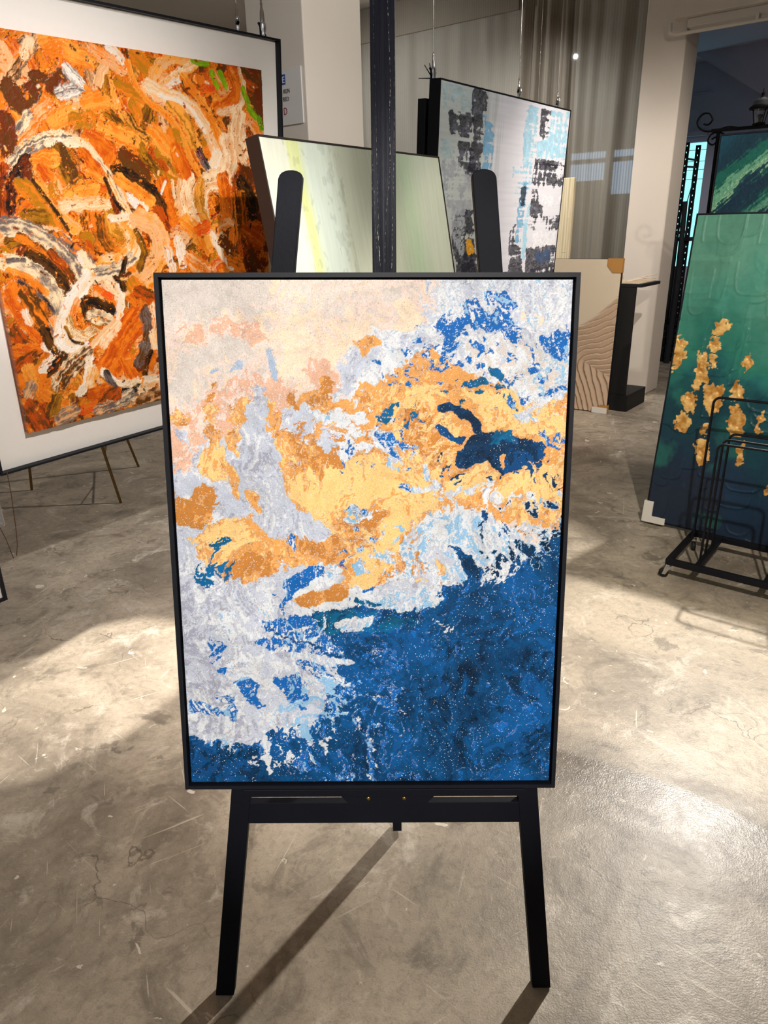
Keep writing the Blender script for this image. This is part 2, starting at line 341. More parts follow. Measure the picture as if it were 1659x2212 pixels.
# artwork layouts in thousandths of each canvas
ART = {"L":[["P",2,0,1,[-135,-109,1160,-110,1282,1129,-263,1125]],
["L",2,0,20,[-80,304,85,285,280,304,543,506,1085,506,1129,1067,-148,1064]],
["G",1.6,0,60,[-19,-21,192,-13,246,32,226,64,131,71,67,75,-26,55]],
["C",1.4,0,50,[245,73,327,64,416,59,542,86,453,109,450,146,376,156,323,203,272,175,267,137,237,105]],
["G",0.32,1,60,[279,1,643,0,606,68,416,64,315,54]],
["S",1.5,0,14,[101,98,137,68,188,73,240,96,243,114,217,112,180,101,129,107]],
["S",0.75,0,20,[29,84,85,91,100,109,53,103]],
["S",1.4,0,26,[99,217,176,179,234,172,285,184,323,208,322,236,268,275,195,304,105,275]],
["S",1.5,0,16,[331,161,370,142,420,175,429,208,381,208,343,184]],
["S",1.2,0,22,[-4,256,56,241,79,275,69,334,-4,334]],
["G",1.1,0,26,[43,142,97,109,161,103,224,114,213,128,133,135,74,165,30,236,10,198]],
["G",0.4,1,30,[33,114,249,114,241,151,91,189,16,256]],
["H",1.3,0,8,[96,165,119,154,134,150,125,161,111,168]],
["H",1.3,0,8,[145,160,181,146,190,149,170,161]],
["H",1.4,0,8,[250,120,267,135,274,161,274,179,261,168,248,147]],
["S",1.2,0,8,[56,236,110,194,124,179,127,185,100,213,68,246]],
["B",0.8,1,8,[84,256,98,208,118,175,122,179,104,217,92,265]],
["W",2,0,22,[652,-22,661,-9,635,6,652,19,624,23,596,28,618,41,634,57,631,75,653,45,674,-4,1043,-22,1062,217,920,236,855,236,769,208,704,175,607,175,543,198,465,208,426,208,417,184,453,151,456,114,530,93,606,91,631,70,625,45,596,29,643,23]],
["L",0.45,1,30,[646,-13,1006,-13,1016,123,875,114,638,95,631,45]],
["L",0.8,0,22,[466,114,606,93,657,105,543,137,452,184,426,198,436,175]],
["C",1.6,0,8,[555,36,596,29,612,45,626,54,625,75,606,89,562,86,574,59]],
["C",0.4,0,14,[864,31,923,59,950,91,885,68]],
["G",0.35,1,30,[721,95,991,128,996,198,769,189]],
["O",1.0,0,8,[452,109,492,99,536,107,498,121,501,138,479,137,472,119]],
["O",1.9,0,16,[613,130,664,116,690,144,736,172,794,182,847,193,864,227,919,222,1003,203,1003,299,1007,460,906,449,812,449,737,434,670,424,651,459,597,495,584,532,516,579,448,590,435,547,313,532,217,547,202,576,128,571,97,516,36,521,32,480,101,444,169,439,260,485,315,472,315,449,264,393,267,304,243,265,283,236,322,217,375,203,426,227,472,193,517,184,581,158]],
["O",1.3,0,14,[87,256,99,217,116,265,110,304,81,304]],
["O",0.9,0,14,[132,265,173,227,245,208,263,236,242,275,169,314,136,304]],
["O",1.0,1,14,[7,236,42,246,37,275,5,270]],
["Y",1.8,0,10,[69,314,84,299,120,302,126,343,134,369,106,364,62,353]],
["Y",1.0,0,12,[167,334,181,324,182,363,165,373]],
["Y",1.5,0,24,[271,373,345,348,424,334,523,324,616,334,669,349,660,424,587,459,574,501,520,576,455,579,476,516,536,459,533,411,440,414,426,449,375,454,316,413,270,408]],
["Y",0.85,0,26,[581,189,646,193,726,275,695,334,609,304,543,256]],
["Y",0.7,0,26,[689,368,999,334,1005,434,690,404]],
["Y",0.8,0,26,[724,198,847,208,992,236,995,280,805,275,757,236]],
["Y",0.7,0,18,[101,454,162,444,220,495,138,505,57,505]],
["B",1.2,0,12,[375,179,391,172,402,215,377,222]],
["B",1.2,0,12,[287,208,313,203,332,236,296,241]],
["B",0.9,0,16,[475,193,504,198,504,241,478,251]],
["B",0.8,0,16,[263,256,296,241,360,275,411,334,384,363,307,304]],
["B",1.0,0,14,[314,480,436,477,438,537,367,521,314,500]],
["B",0.85,0,14,[116,531,239,521,251,552,202,576,134,571]],
["B",1.2,0,10,[6,393,45,393,80,368,106,378,105,413,84,454,54,459,5,441]],
["B",0.55,0,18,[360,265,465,256,543,324,451,334,372,334]],
["B",0.5,1,30,[595,217,673,256,727,324,649,353,595,304]],
["L",1.4,0,16,[180,275,199,236,220,198,248,208,243,256,267,304,271,378,316,416,376,449,409,469,315,475,261,477,215,439,162,431,101,446,85,434,107,408,109,383,164,406,172,373,141,334,169,314]],
["L",1.1,0,12,[4,275,53,280,57,314,50,368,79,378,32,393,3,383]],
["L",0.5,0,14,[296,227,413,227,451,275,411,314,333,304,282,275]],
["W",0.42,0,14,[348,217,478,208,543,256,517,314,451,334,412,275]],
["S",1.2,0,14,[0,285,52,294,49,338,2,353]],
["O",1.4,0,6,[117,321,132,324,160,348,167,378,161,406,146,398,142,368,130,348]],
["O",1.5,0,6,[173,384,195,386,212,393,210,411,217,426,206,432,190,416,179,401]],
["W",0.5,2,12,[504,256,622,324,569,348,517,304]],
["U",0.25,2,14,[438,299,517,324,517,353,450,348]],
["U",0.22,2,14,[510,256,543,236,622,324,583,344]],
["W",0.5,0,14,[543,236,595,227,608,256,562,275]],
["W",1.2,0,8,[858,239,894,232,914,246,902,260,869,251]],
["W",0.4,0,14,[881,227,996,198,998,236,921,256]],
["W",1.2,0,6,[639,334,649,335,650,363,679,371,679,383,616,391,573,383,616,378,666,376,642,361]],
["U",0.9,2,6,[570,377,609,381,610,389,576,386]],
["L",2,0,12,[-20,454,67,459,36,521,90,526,127,576,202,581,250,581,289,627,213,648,362,752,305,775,211,854,125,865,-26,893]],
["M",0.45,0,26,[-7,547,216,584,232,675,122,786,2,808]],
["W",0.35,0,24,[52,579,284,589,212,675,306,763,122,797]],
["Y",0.5,1,20,[52,485,141,459,165,505,69,531]],
["T",0.5,2,18,[42,531,117,521,156,552,107,568,46,573]],
["T",0.4,2,14,[93,474,180,480,172,511,104,516]],
["U",0.4,2,10,[281,475,314,480,307,511,283,500]],
["W",0.9,0,12,[312,563,367,526,421,526,421,547,366,579,310,605,282,627,290,589]],
["U",1.4,2,10,[669,66,688,45,707,52,744,34,785,29,794,19,841,16,861,41,837,52,844,75,865,79,864,110,829,102,791,88,733,79,711,96,703,128,684,152,666,155,689,130,679,93,655,72]],
["W",0.3,2,10,[675,45,795,27,845,18,821,54,720,82]],
["U",1.1,2,10,[928,102,950,93,998,91,996,132,966,135,926,116]],
["K",0.5,2,12,[965,123,997,123,996,151,966,142]],
["T",1.6,0,6,[784,153,806,157,832,158,841,179,817,175]],
["T",1.1,2,6,[758,149,787,146,784,158,761,157]],
["U",1.4,0,6,[883,151,929,157,924,165,890,161]],
["T",0.9,2,10,[724,189,775,174,801,182,762,193,730,196]],
["T",0.25,2,30,[665,175,866,193,855,227,737,217]],
["U",0.14,2,30,[606,95,991,128,995,193,768,170,530,189]],
["U",0.9,0,4,[511,149,546,143,546,145,514,152]],
["U",0.8,2,8,[854,217,912,200,995,186,995,193,919,208,868,224]],
["U",0.5,2,12,[922,265,1001,275,997,304,936,285]],
["T",0.35,2,14,[510,236,582,217,641,256,608,275,543,265]],
["D",1.5,0,5,[671,227,705,221,748,236,774,256,786,281,765,280,745,258,705,234,681,239]],
["D",1.4,0,5,[667,263,681,264,720,286,747,285,733,299,693,282]],
["D",1.7,0,8,[759,282,785,275,824,277,884,289,953,299,939,326,900,336,860,349,827,349,800,336,728,340,737,307]],
["T",1.0,0,14,[811,280,861,289,855,307,812,302]],
["D",0.55,2,18,[787,339,899,334,950,304,940,354,828,368]],
["D",0.6,2,10,[688,324,724,334,709,373,686,378]],
["D",0.2,2,24,[676,368,1000,354,999,444,690,434]],
["W",0.3,2,24,[676,383,1002,384,1000,454,664,439]],
["O",1.5,0,5,[826,326,846,314,837,349]],
["W",1.7,2,18,[644,439,737,431,812,449,880,465,883,537,810,566,748,566,673,548,598,527,584,495]],
["K",0.4,2,26,[644,434,879,460,876,537,748,563,591,506]],
["O",0.3,2,26,[584,485,698,485,680,569,584,558]],
["W",0.8,2,20,[865,449,999,439,1000,496,883,537]],
["K",0.45,2,20,[865,449,999,439,1000,506,883,537]],
["O",0.35,2,18,[865,434,959,444,949,496,881,485]],
["U",0.55,2,14,[436,411,476,411,533,434,526,459,476,460,431,441]],
["K",0.5,2,14,[436,411,533,429,530,459,436,449]],
["U",0.5,2,12,[418,524,516,470,553,458,536,488,476,519,458,547,435,545]],
["U",0.5,2,10,[401,516,449,493,476,493,435,513]],
["K",0.35,2,16,[449,485,584,464,543,532,455,558]],
["W",0.5,0,20,[543,495,672,495,673,558,543,558]],
["N",1.9,0,12,[732,498,785,540,837,566,897,532,1008,470,1047,1037,-36,1034,-4,888,122,923,209,888,345,877,389,803,418,753,363,708,294,686,209,648,310,635,365,624,447,616,543,606,653,606,680,574,748,571]],
["D",1.3,0,6,[692,496,739,498,788,540,782,558,740,537,723,508]],
["W",0.5,2,18,[781,537,896,527,885,564,803,579]],
["K",0.35,2,20,[882,506,1007,454,1011,516,904,553]],
["D",0.22,2,30,[778,439,1003,404,1012,532,816,558]],
["W",1.3,0,14,[448,582,516,571,584,567,673,577,680,598,653,611,578,617,495,606,441,611,399,627,310,635,289,627,365,605]],
["K",0.7,0,14,[489,592,680,590,667,611,578,617,495,608]],
["T",0.8,2,8,[461,606,516,606,543,616,502,619]],
["W",1.4,2,8,[408,658,433,643,475,644,504,638,501,650,474,666,429,669]],
["T",0.7,0,18,[337,638,509,622,612,643,544,676,364,681]],
["W",1.2,2,8,[408,658,433,643,475,644,504,638,501,650,474,666,429,669]],
["D",0.6,0,20,[405,676,544,665,613,687,509,703]],
["W",0.55,2,12,[310,632,378,630,378,665,322,665]],
["U",1.3,0,8,[206,646,282,638,337,635,371,670,432,719,404,719,336,692,267,673]],
["W",0.4,2,10,[268,648,364,665,405,703,308,675]],
["U",0.8,2,8,[180,692,225,681,308,692,377,714,349,725,252,708]],
["W",1.3,0,6,[279,714,363,719,446,733,474,744,404,741,369,752]],
["U",1.4,0,6,[296,729,362,736,390,744,368,781,334,761]],
["U",1.5,2,8,[221,775,277,769,306,750,326,775,332,820,314,838,289,831,262,797]],
["W",0.45,2,18,[326,769,404,744,459,786,430,865,358,929,245,888,218,842,317,842]],
["K",0.45,2,18,[333,775,446,775,459,831,358,917,231,877]],
["L",1.5,0,8,[12,865,83,853,141,831,211,854,216,905,172,917,115,911,46,888]],
["U",1.2,2,8,[130,774,173,766,193,786,191,814,212,825,204,842,176,831,150,802]],
["U",1.3,2,7,[5,812,50,825,98,842,113,825,134,834,132,862,97,853,56,845,5,837]],
["U",0.6,2,8,[66,797,121,808,134,825,92,819]],
["U",1.5,2,5,[54,681,123,680,107,708,92,741,71,735,68,702]],
["U",1.0,2,5,[83,744,118,745,114,755,93,755]],
["L",0.25,2,5,[54,681,123,680,92,741,71,735]],
["W",0.45,2,14,[11,882,137,911,223,911,272,929,358,940,256,958,212,987,178,946,64,934]],
["D",1.3,0,18,[-5,905,58,917,136,934,182,934,176,981,-19,993]],
["W",0.35,2,14,[173,905,272,929,227,981,184,969]],
["U",1.5,2,7,[246,597,298,560,340,537,381,532,380,553,332,571,301,589,283,621,268,635,268,611,290,576]],
["O",1.7,0,6,[300,608,328,591,393,579,438,566,441,598,379,603,338,617]],
["B",0.8,0,8,[300,608,328,591,438,571,441,598,338,617]],
["U",0.9,0,4,[441,603,475,582,516,573,515,577,475,587,449,606]],
["W",0.3,2,14,[626,635,681,643,745,681,682,670]],
["U",0.6,0,16,[495,695,537,698,523,717,498,708]],
["U",0.22,0,40,[439,747,650,832,624,994,255,993]],
["D",0.3,0,40,[648,720,1004,720,1005,948,687,918]]],"S":[["br pe",41,[219,5,165,62,108,126]],
["or lo",56,[236,15,282,4,323,35]],
["cr pe",38,[194,18,173,51]],
["pe or",54,[374,19,421,35,458,52]],
["wh pe",40,[426,2,462,28]],
["or lo",70,[304,27,356,42]],
["rb br",71,[122,125,151,163,184,120]],
["br rb",49,[189,94,227,96]],
["rb br",50,[267,87,236,116]],
["or pe",59,[216,154,155,204,97,249]],
["gy cr",38,[159,183,107,228]],
["br rb",64,[95,197,92,270]],
["wh gy",52,[296,74,311,104,260,124]],
["gy wh",45,[290,69,331,107,362,132]],
["or lo",26,[338,107,388,152,454,211]],
["br ol",53,[394,157,468,222,532,293,600,369]],
["lo or",80,[340,139,384,130]],
["or lo",78,[380,198,467,228]],
["or dr",86,[325,229,378,261,359,285]],
["rb br",81,[438,271,497,306]],
["or ol",77,[450,86,509,104]],
["lo or",68,[280,165,235,189]],
["ol or",64,[290,186,333,178]],
["gy cr",51,[85,307,138,258,200,234,261,229]],
["cr wh",28,[198,245,266,240,314,246]],
["cr pe",25,[283,226,322,246,348,279]],
["cr gy",26,[348,279,386,326,416,393,444,445]],
["bk rb",49,[136,285,101,318,77,356,68,402]],
["rb dr",32,[71,302,53,367,46,421]],
["ol or",70,[112,345,141,373,176,422,186,454]],
["bk br",18,[142,334,173,379,203,423,221,456]],
["br ol",78,[234,265,254,310,276,358]],
["dr or",56,[304,263,334,303]],
["or lo",62,[165,284,216,279]],
["or dr",51,[184,322,174,306]],
["or lo",62,[236,373,281,356,319,350]],
["cr pe",56,[224,397,297,392,349,392]],
["or lo",30,[311,311,359,332]],
["rb br",106,[949,16,976,92,979,200]],
["br dr",85,[880,10,948,42]],
["or dr",86,[739,12,752,59]],
["dr br",74,[680,66,748,103]],
["br ol",51,[520,24,583,29]],
["or ol",70,[506,14,563,59]],
["br dr",84,[669,8,739,12]],
["lo or",31,[481,34,497,82,538,124,585,145,639,190,668,252,699,303,727,346]],
["pe lo",52,[552,83,573,47,627,10,687,4]],
["lo cr",45,[584,88,647,51,721,12]],
["wh pe",28,[592,91,628,70,654,62]],
["cr pe",69,[540,85,590,101,665,117,724,150,765,210,789,261,818,336]],
["ol lo",57,[613,121,665,166,698,228,730,279]],
["wh cr",21,[582,104,648,114,698,137,739,191]],
["or lo",48,[672,55,713,87,754,133,787,183,815,241]],
["rd or",52,[750,78,779,67]],
["or dr",69,[869,24,889,66,858,103,802,128]],
["pe cr",32,[917,45,902,104,840,128,801,133]],
["cr pe",21,[900,8,921,70]],
["pe cr",109,[888,153,878,205,912,251]],
["pe or",74,[940,148,980,186]],
["wh cr",55,[786,255,750,305]],
["bk pu",45,[714,250,730,276]],
["bk gy",32,[730,276,747,300]],
["pe cr",100,[832,223,838,274,799,322,733,336,700,384,712,453,770,512]],
["pe cr",97,[653,330,633,383,652,440]],
["lo ol",56,[709,332,696,384,723,453,786,467]],
["dr or",82,[807,329,814,385,817,445]],
["or ol",99,[610,216,632,291]],
["lo or",91,[552,207,593,242]],
["or dr",87,[623,253,644,297]],
["dr or",77,[563,343,570,395,579,438]],
["wh cr",13,[571,333,549,369]],
["cr pe",17,[596,330,599,376]],
["br bk",55,[401,305,476,337,537,382,551,435]],
["cr lo",39,[373,338,397,383,427,429]],
["wh cr",58,[441,375,479,410]],
["or lo",48,[401,326,457,356,512,389]],
["bk br",19,[360,326,382,381,422,431]],
["or dr",46,[465,413,494,444]],
["dr rb",52,[533,414,558,462]],
["lo cr",91,[412,444,435,483,415,528,363,551,323,555]],
["cr wh",32,[366,430,438,429]],
["lo pe",96,[461,439,510,457,531,508,504,568,437,611,401,628]],
["ol br",34,[444,471,466,524,442,577]],
["pe br",41,[384,572,336,622]],
["cr wh",60,[602,504,615,568]],
["or lo",79,[636,451,689,487,714,531]],
["rd or",61,[690,473,720,464]],
["or pe",82,[642,563,697,596]],
["wh pe",50,[553,529,568,586]],
["wh cr",27,[744,490,771,549,820,605]],
["or pe",41,[765,476,808,459,857,465]],
["br rb",61,[786,513,835,560]],
["or br",79,[823,575,908,604]],
["bk br",76,[884,335,924,386,932,430]],
["or br",91,[870,385,873,487]],
["or dr",80,[895,488,959,521]],
["rb br",109,[910,581,951,647]],
["br ol",68,[151,424,112,423]],
["or cr",55,[170,466,208,485]],
["ol br",45,[49,478,101,474]],
["cr pe",66,[157,465,205,503,246,537]],
["gy or",56,[195,479,239,518,272,539]],
["wh cr",51,[251,531,287,585]],
["cr gy",72,[51,442,109,452,166,489,213,541,229,599]],
["br or",37,[77,468,135,506,182,551,205,584]],
["bk br",56,[95,521,142,542,179,585,193,653]],
["br dr",38,[161,513,207,572,227,612]],
["gy cr",69,[32,532,81,544,128,580,156,633,161,685]],
["or lo",25,[32,548,82,571,128,617]],
["gy bk",18,[55,578,112,626,140,667]],
["bk gy",17,[33,525,78,526]],
["or dr",47,[20,610,37,667,66,724,102,768]],
["br or",92,[72,622,103,688]],
["wh pe",36,[57,663,62,689]],
["dr br",66,[20,715,43,770]],
["or dr",67,[17,765,70,774]],
["br dr",63,[16,804,54,784]],
["wh cr",46,[100,763,134,784,83,823]],
["bk br",49,[101,720,118,762,145,797]],
["bk br",38,[133,804,99,832]],
["gy pe",31,[128,704,137,758]],
["pe or",38,[135,692,143,726]],
["pe cr",72,[265,583,324,601,357,644]],
["or rd",29,[282,617,332,648]],
["cr wh",65,[256,591,206,642,169,690,148,736,168,773,215,767]],
["or pe",35,[216,649,194,686,199,720]],
["ol cr",40,[182,698,191,732,224,750,251,737]],
["bk ol",16,[167,716,181,758,214,770]],
["br bk",48,[245,653,285,664,326,686]],
["bk br",30,[236,662,241,703]],
["br cr",62,[261,694,305,713]],
["wh cr",42,[366,659,349,708]],
["cr wh",24,[270,596,340,596,367,652]],
["bk br",33,[356,597,374,605,377,628]],
["cr gy",61,[303,579,360,571,413,548]],
["bk br",29,[396,547,373,592]],
["or ol",86,[418,623,439,659]],
["or dr",48,[399,662,443,714]],
["dr br",66,[432,645,465,662]],
["dr or",129,[412,727,358,777,311,834]],
["or cr",54,[335,731,287,780]],
["cr pe",29,[328,723,274,758,247,781]],
["br gy",58,[441,705,446,775,402,857]],
["cr or",46,[478,692,485,780]],
["cr pe",46,[467,778,468,838]],
["or dr",67,[351,848,370,896]],
["bk br",32,[450,835,418,898]],
["dr or",32,[468,838,443,887]],
["br cr",79,[220,801,164,830,121,871]],
["cr wh",37,[228,820,207,887,180,915]],
["lo cr",54,[234,857,219,897]],
["dr or",65,[222,927,272,922]],
["or rd",47,[183,970,224,964]],
["cr wh",36,[268,866,321,914,393,919,475,924]],
["bk gy",35,[277,872,307,937]],
["bk cr",60,[337,943,390,938]],
["cr pe",72,[407,950,471,955]],
["gy cr",82,[298,973,352,961]],
["pe br",86,[402,988,468,978]],
["dr br",79,[257,964,294,942]],
["or lo",65,[36,821,47,880]],
["or lo",52,[68,895,115,936]],
["gy pe",56,[31,867,20,885]],
["br dr",79,[26,927,51,983]],
["rb dr",60,[67,937,76,967]],
["pe gy",74,[105,974,145,966]],
["br ol",59,[101,916,79,953]],
["gy pe",66,[238,982,271,979]],
["lg gr",21,[708,5,739,9,770,7]],
["lg gr",33,[783,30,800,63]],
["lg gr",27,[820,26,838,62]],
["lg gr",31,[912,61,933,108,962,136]],
["dg gr",34,[977,143,988,164]]],"G":[[144,340,156,324,179,309,209,325,213,339,194,355,164,356,148,348],[139,384,157,363,179,364,182,385,192,399,166,413,146,405],[157,431,167,419,182,433,194,459,177,460,159,455],[1,386,13,375,40,387,48,402,40,439,33,465,11,485,5,484],[97,414,136,421,147,447,161,473,154,492,174,503,163,513,136,503,128,535,111,539,106,496,103,466,107,447],[144,518,163,513,194,513,224,505,232,525,230,547,234,580,225,606,194,609,173,590,167,547,149,533],[86,548,113,539,126,563,141,580,127,601,117,611,95,604,65,581],[294,416,309,421,317,409,320,438,310,456,294,451],[276,500,290,478,303,510,325,544,312,552,266,550,258,526,272,513],[55,621,84,611,111,622,126,620,126,638,108,662,109,683,92,679,81,665,71,672,58,652],[172,667,176,651,185,641,200,651,202,675,187,680],[159,711,177,688,202,694,227,715,228,752,210,760,201,785,183,776,160,748,168,729],[278,572,301,575,333,587,341,615,341,650,338,665,301,667,284,642,276,610],[329,702,350,685,362,716,365,745,375,753,359,764,337,764,341,737],[388,595,398,580,408,602,399,623,415,645,377,649,380,619],[379,573,388,567,396,576],[470,814,479,795,492,832,473,835]],"C":[["a",0.6,[4,11,192,12,200,73,27,78]],
["a",0.5,[0,163,119,172,138,349,58,351]],
["k",0.85,[45,85,207,78,214,136,204,151,74,146,67,110]],
["k",0.8,[198,6,295,9,296,62,276,66,291,118,289,252,197,256,214,136]],
["k",0.75,[118,169,193,167,277,259,227,285,119,230]],
["g",0.5,[23,229,124,224,227,285,230,411,79,381]],
["b",0.9,[299,88,348,93,357,156,374,173,366,255,297,258,292,178]],
["b",0.4,[270,67,303,64,299,129,286,130]],
["c",0.75,[603,8,699,8,704,99,706,183,675,270,619,238,604,123]],
["c",0.5,[538,228,697,221,703,287,564,363]],
["k",0.55,[732,8,818,10,816,108,740,113]],
["c",0.5,[818,10,999,7,1002,186,716,190,711,132,802,119]],
["k",0.9,[708,193,966,191,988,205,934,214,713,214]],
["k",0.65,[712,210,997,200,1002,289,703,287]],
["k",0.8,[709,311,778,313,773,368,827,371,839,423,707,422]],
["w",0.6,[780,321,1003,327,996,373,835,367]],
["k",0.65,[696,412,994,404,999,459,708,466]],
["w",0.85,[751,463,984,474,989,529,759,542]],
["k",0.9,[706,537,989,529,993,659,711,643]],
["n",0.6,[788,551,984,549,988,602,827,603]],
["b",0.8,[616,300,667,271,659,394,650,513,600,512,606,376]],
["k",0.7,[607,300,655,292,654,369,613,369]],
["c",0.95,[689,376,704,368,703,522,689,581,672,581,662,448]],
["k",0.8,[551,464,586,440,592,512,654,535,693,642,566,635]],
["k",0.8,[130,396,241,392,261,444,284,619,160,613,113,474]],
["g",0.6,[93,393,188,392,202,575,120,474]],
["y",0.85,[212,482,246,486,272,530,240,546,214,528]],
["k",0.85,[192,541,288,544,312,621,194,614]]]}
# ------------------------------------------------------------------ painted canvases
rng = np.random.default_rng(7)
def vnoise(ny, nx, fy, fx, seed):
    g = np.random.default_rng(seed).random((int(fy) + 3, int(fx) + 3))
    y = np.linspace(0, fy, ny); x = np.linspace(0, fx, nx)
    yi = y.astype(int); xi = x.astype(int); ty = y - yi; tx = x - xi
    ty = (ty * ty * (3 - 2 * ty))[:, None]; tx = (tx * tx * (3 - 2 * tx))[None, :]
    a = g[yi][:, xi]; b = g[yi][:, xi + 1]; c = g[yi + 1][:, xi]; d = g[yi + 1][:, xi + 1]
    return (a * (1 - tx) + b * tx) * (1 - ty) + (c * (1 - tx) + d * tx) * ty
def fbm(ny, nx, fy, fx, octv, seed, gain=0.5):
    o = np.zeros((ny, nx)); amp = 1.0; tot = 0
    for k in range(octv):
        o += amp * vnoise(ny, nx, fy * 2 ** k, fx * 2 ** k, seed + k * 17); tot += amp; amp *= gain
    return o / tot
def sample(arr, Y, X):
    ny, nx = arr.shape[:2]
    Y = np.clip(Y, 0, ny - 1.001); X = np.clip(X, 0, nx - 1.001)
    yi = Y.astype(int); xi = X.astype(int); ty = Y - yi; tx = X - xi
    return (arr[yi, xi] * (1 - tx) + arr[yi, xi + 1] * tx) * (1 - ty) + (arr[yi + 1, xi] * (1 - tx) + arr[yi + 1, xi + 1] * tx) * ty
def rank(a):
    o = np.empty(a.size); o[np.argsort(a, axis=None)] = np.linspace(0, 1, a.size); return o.reshape(a.shape)
def polymask(ny, nx, pts):
    """pts in raster x,y"""
    m = np.zeros((ny, nx), bool); n = len(pts)
    y0 = max(0, int(min(q[1] for q in pts))); y1 = min(ny - 1, int(max(q[1] for q in pts)) + 1)
    xs = np.arange(nx)[None, :]; ys = np.arange(y0, y1 + 1)[:, None] + 0.01
    acc = np.zeros((max(0, y1 + 1 - y0), nx), bool)
    for i in range(n):
        xa, ya = pts[i]; xb, yb = pts[(i + 1) % n]
        if abs(ya - yb) < 1e-9: continue
        c = (ya > ys) != (yb > ys)
        acc ^= c & (xs < (xb - xa) * (ys - ya) / (yb - ya) + xa)
    if y1 + 1 > y0: m[y0:y1 + 1] = acc
    return m
def blur(a, r):
    r = int(max(1, round(r)))
    for _ in range(2):
        for ax in (0, 1):
            pad = [(0, 0), (0, 0)]; pad[ax] = (r + 1, r)
            c = np.cumsum(np.pad(a, pad, mode='edge'), axis=ax)
            n = a.shape[ax]; L = 2 * r + 1
            a = (np.take(c, range(L, L + n), axis=ax) - np.take(c, range(0, n), axis=ax)) / L
    return a
def spectrum(cols):
    return {k: np.array(lin(c)) for k, c in cols.items()}

def canvas_mesh(name, x0, x1, z0, z1, y, thick, col, hgt, mat, parent, edge=None, leaf=None):
    """a stretched canvas: dense painted face (relief in y towards the viewer) and folded edges"""
    ny, nx = col.shape[:2]
    X = np.linspace(x0, x1, nx)[None, :].repeat(ny, 0); Z = np.linspace(z1, z0, ny)[:, None].repeat(nx, 1)
    Yv = y - (hgt if hgt is not None else np.zeros((ny, nx)))
    V = np.stack([X, Yv, Z], -1).reshape(-1, 3)
    idx = np.arange(ny * nx).reshape(ny, nx)
    F = np.stack([idx[1:, :-1], idx[1:, 1:], idx[:-1, 1:], idx[:-1, :-1]], -1).reshape(-1, 4)
    ring = np.concatenate([idx[0, :-1], idx[:-1, -1], idx[-1, :0:-1], idx[:0:-1, 0]])
    R = V[ring].copy(); R[:, 1] = y + thick
    base = len(V); m = len(ring); a = np.arange(m); b = (a + 1) % m
    F2 = np.stack([ring[a], ring[b], base + b, base + a], -1)
    V = np.concatenate([V, R]); F = np.concatenate([F, F2])
    C = np.ones((len(V), 4)); C[:base, :3] = col.reshape(-1, 3)
    C[base:, :3] = col.reshape(-1, 3)[ring] if edge is None else np.array(lin(edge))
    me = bpy.data.meshes.new(name)
    me.vertices.add(len(V)); me.vertices.foreach_set('co', V.astype(np.float32).ravel())
    me.loops.add(F.size); me.loops.foreach_set('vertex_index', F.astype(np.int32).ravel())
    me.polygons.add(len(F)); me.polygons.foreach_set('loop_start', np.arange(0, F.size, 4, dtype=np.int32))
    me.polygons.foreach_set('loop_total', np.full(len(F), 4, np.int32))
    sm = np.ones(len(F), bool); sm[-m:] = False
    me.update(calc_edges=True); me.polygons.foreach_set('use_smooth', sm)
    at = me.color_attributes.new('paint', 'FLOAT_COLOR', 'POINT'); at.data.foreach_set('color', C.astype(np.float32).ravel())
    if leaf is not None:
        lf = np.zeros(len(V), np.float32); lf[:base] = leaf.ravel()
        la = me.attributes.new('leaf', 'FLOAT', 'POINT'); la.data.foreach_set('value', lf)
    me.materials.append(mat); me.validate()
    o = bpy.data.objects.new(name, me); COL.objects.link(o)
    if parent: o.parent = parent
    return o

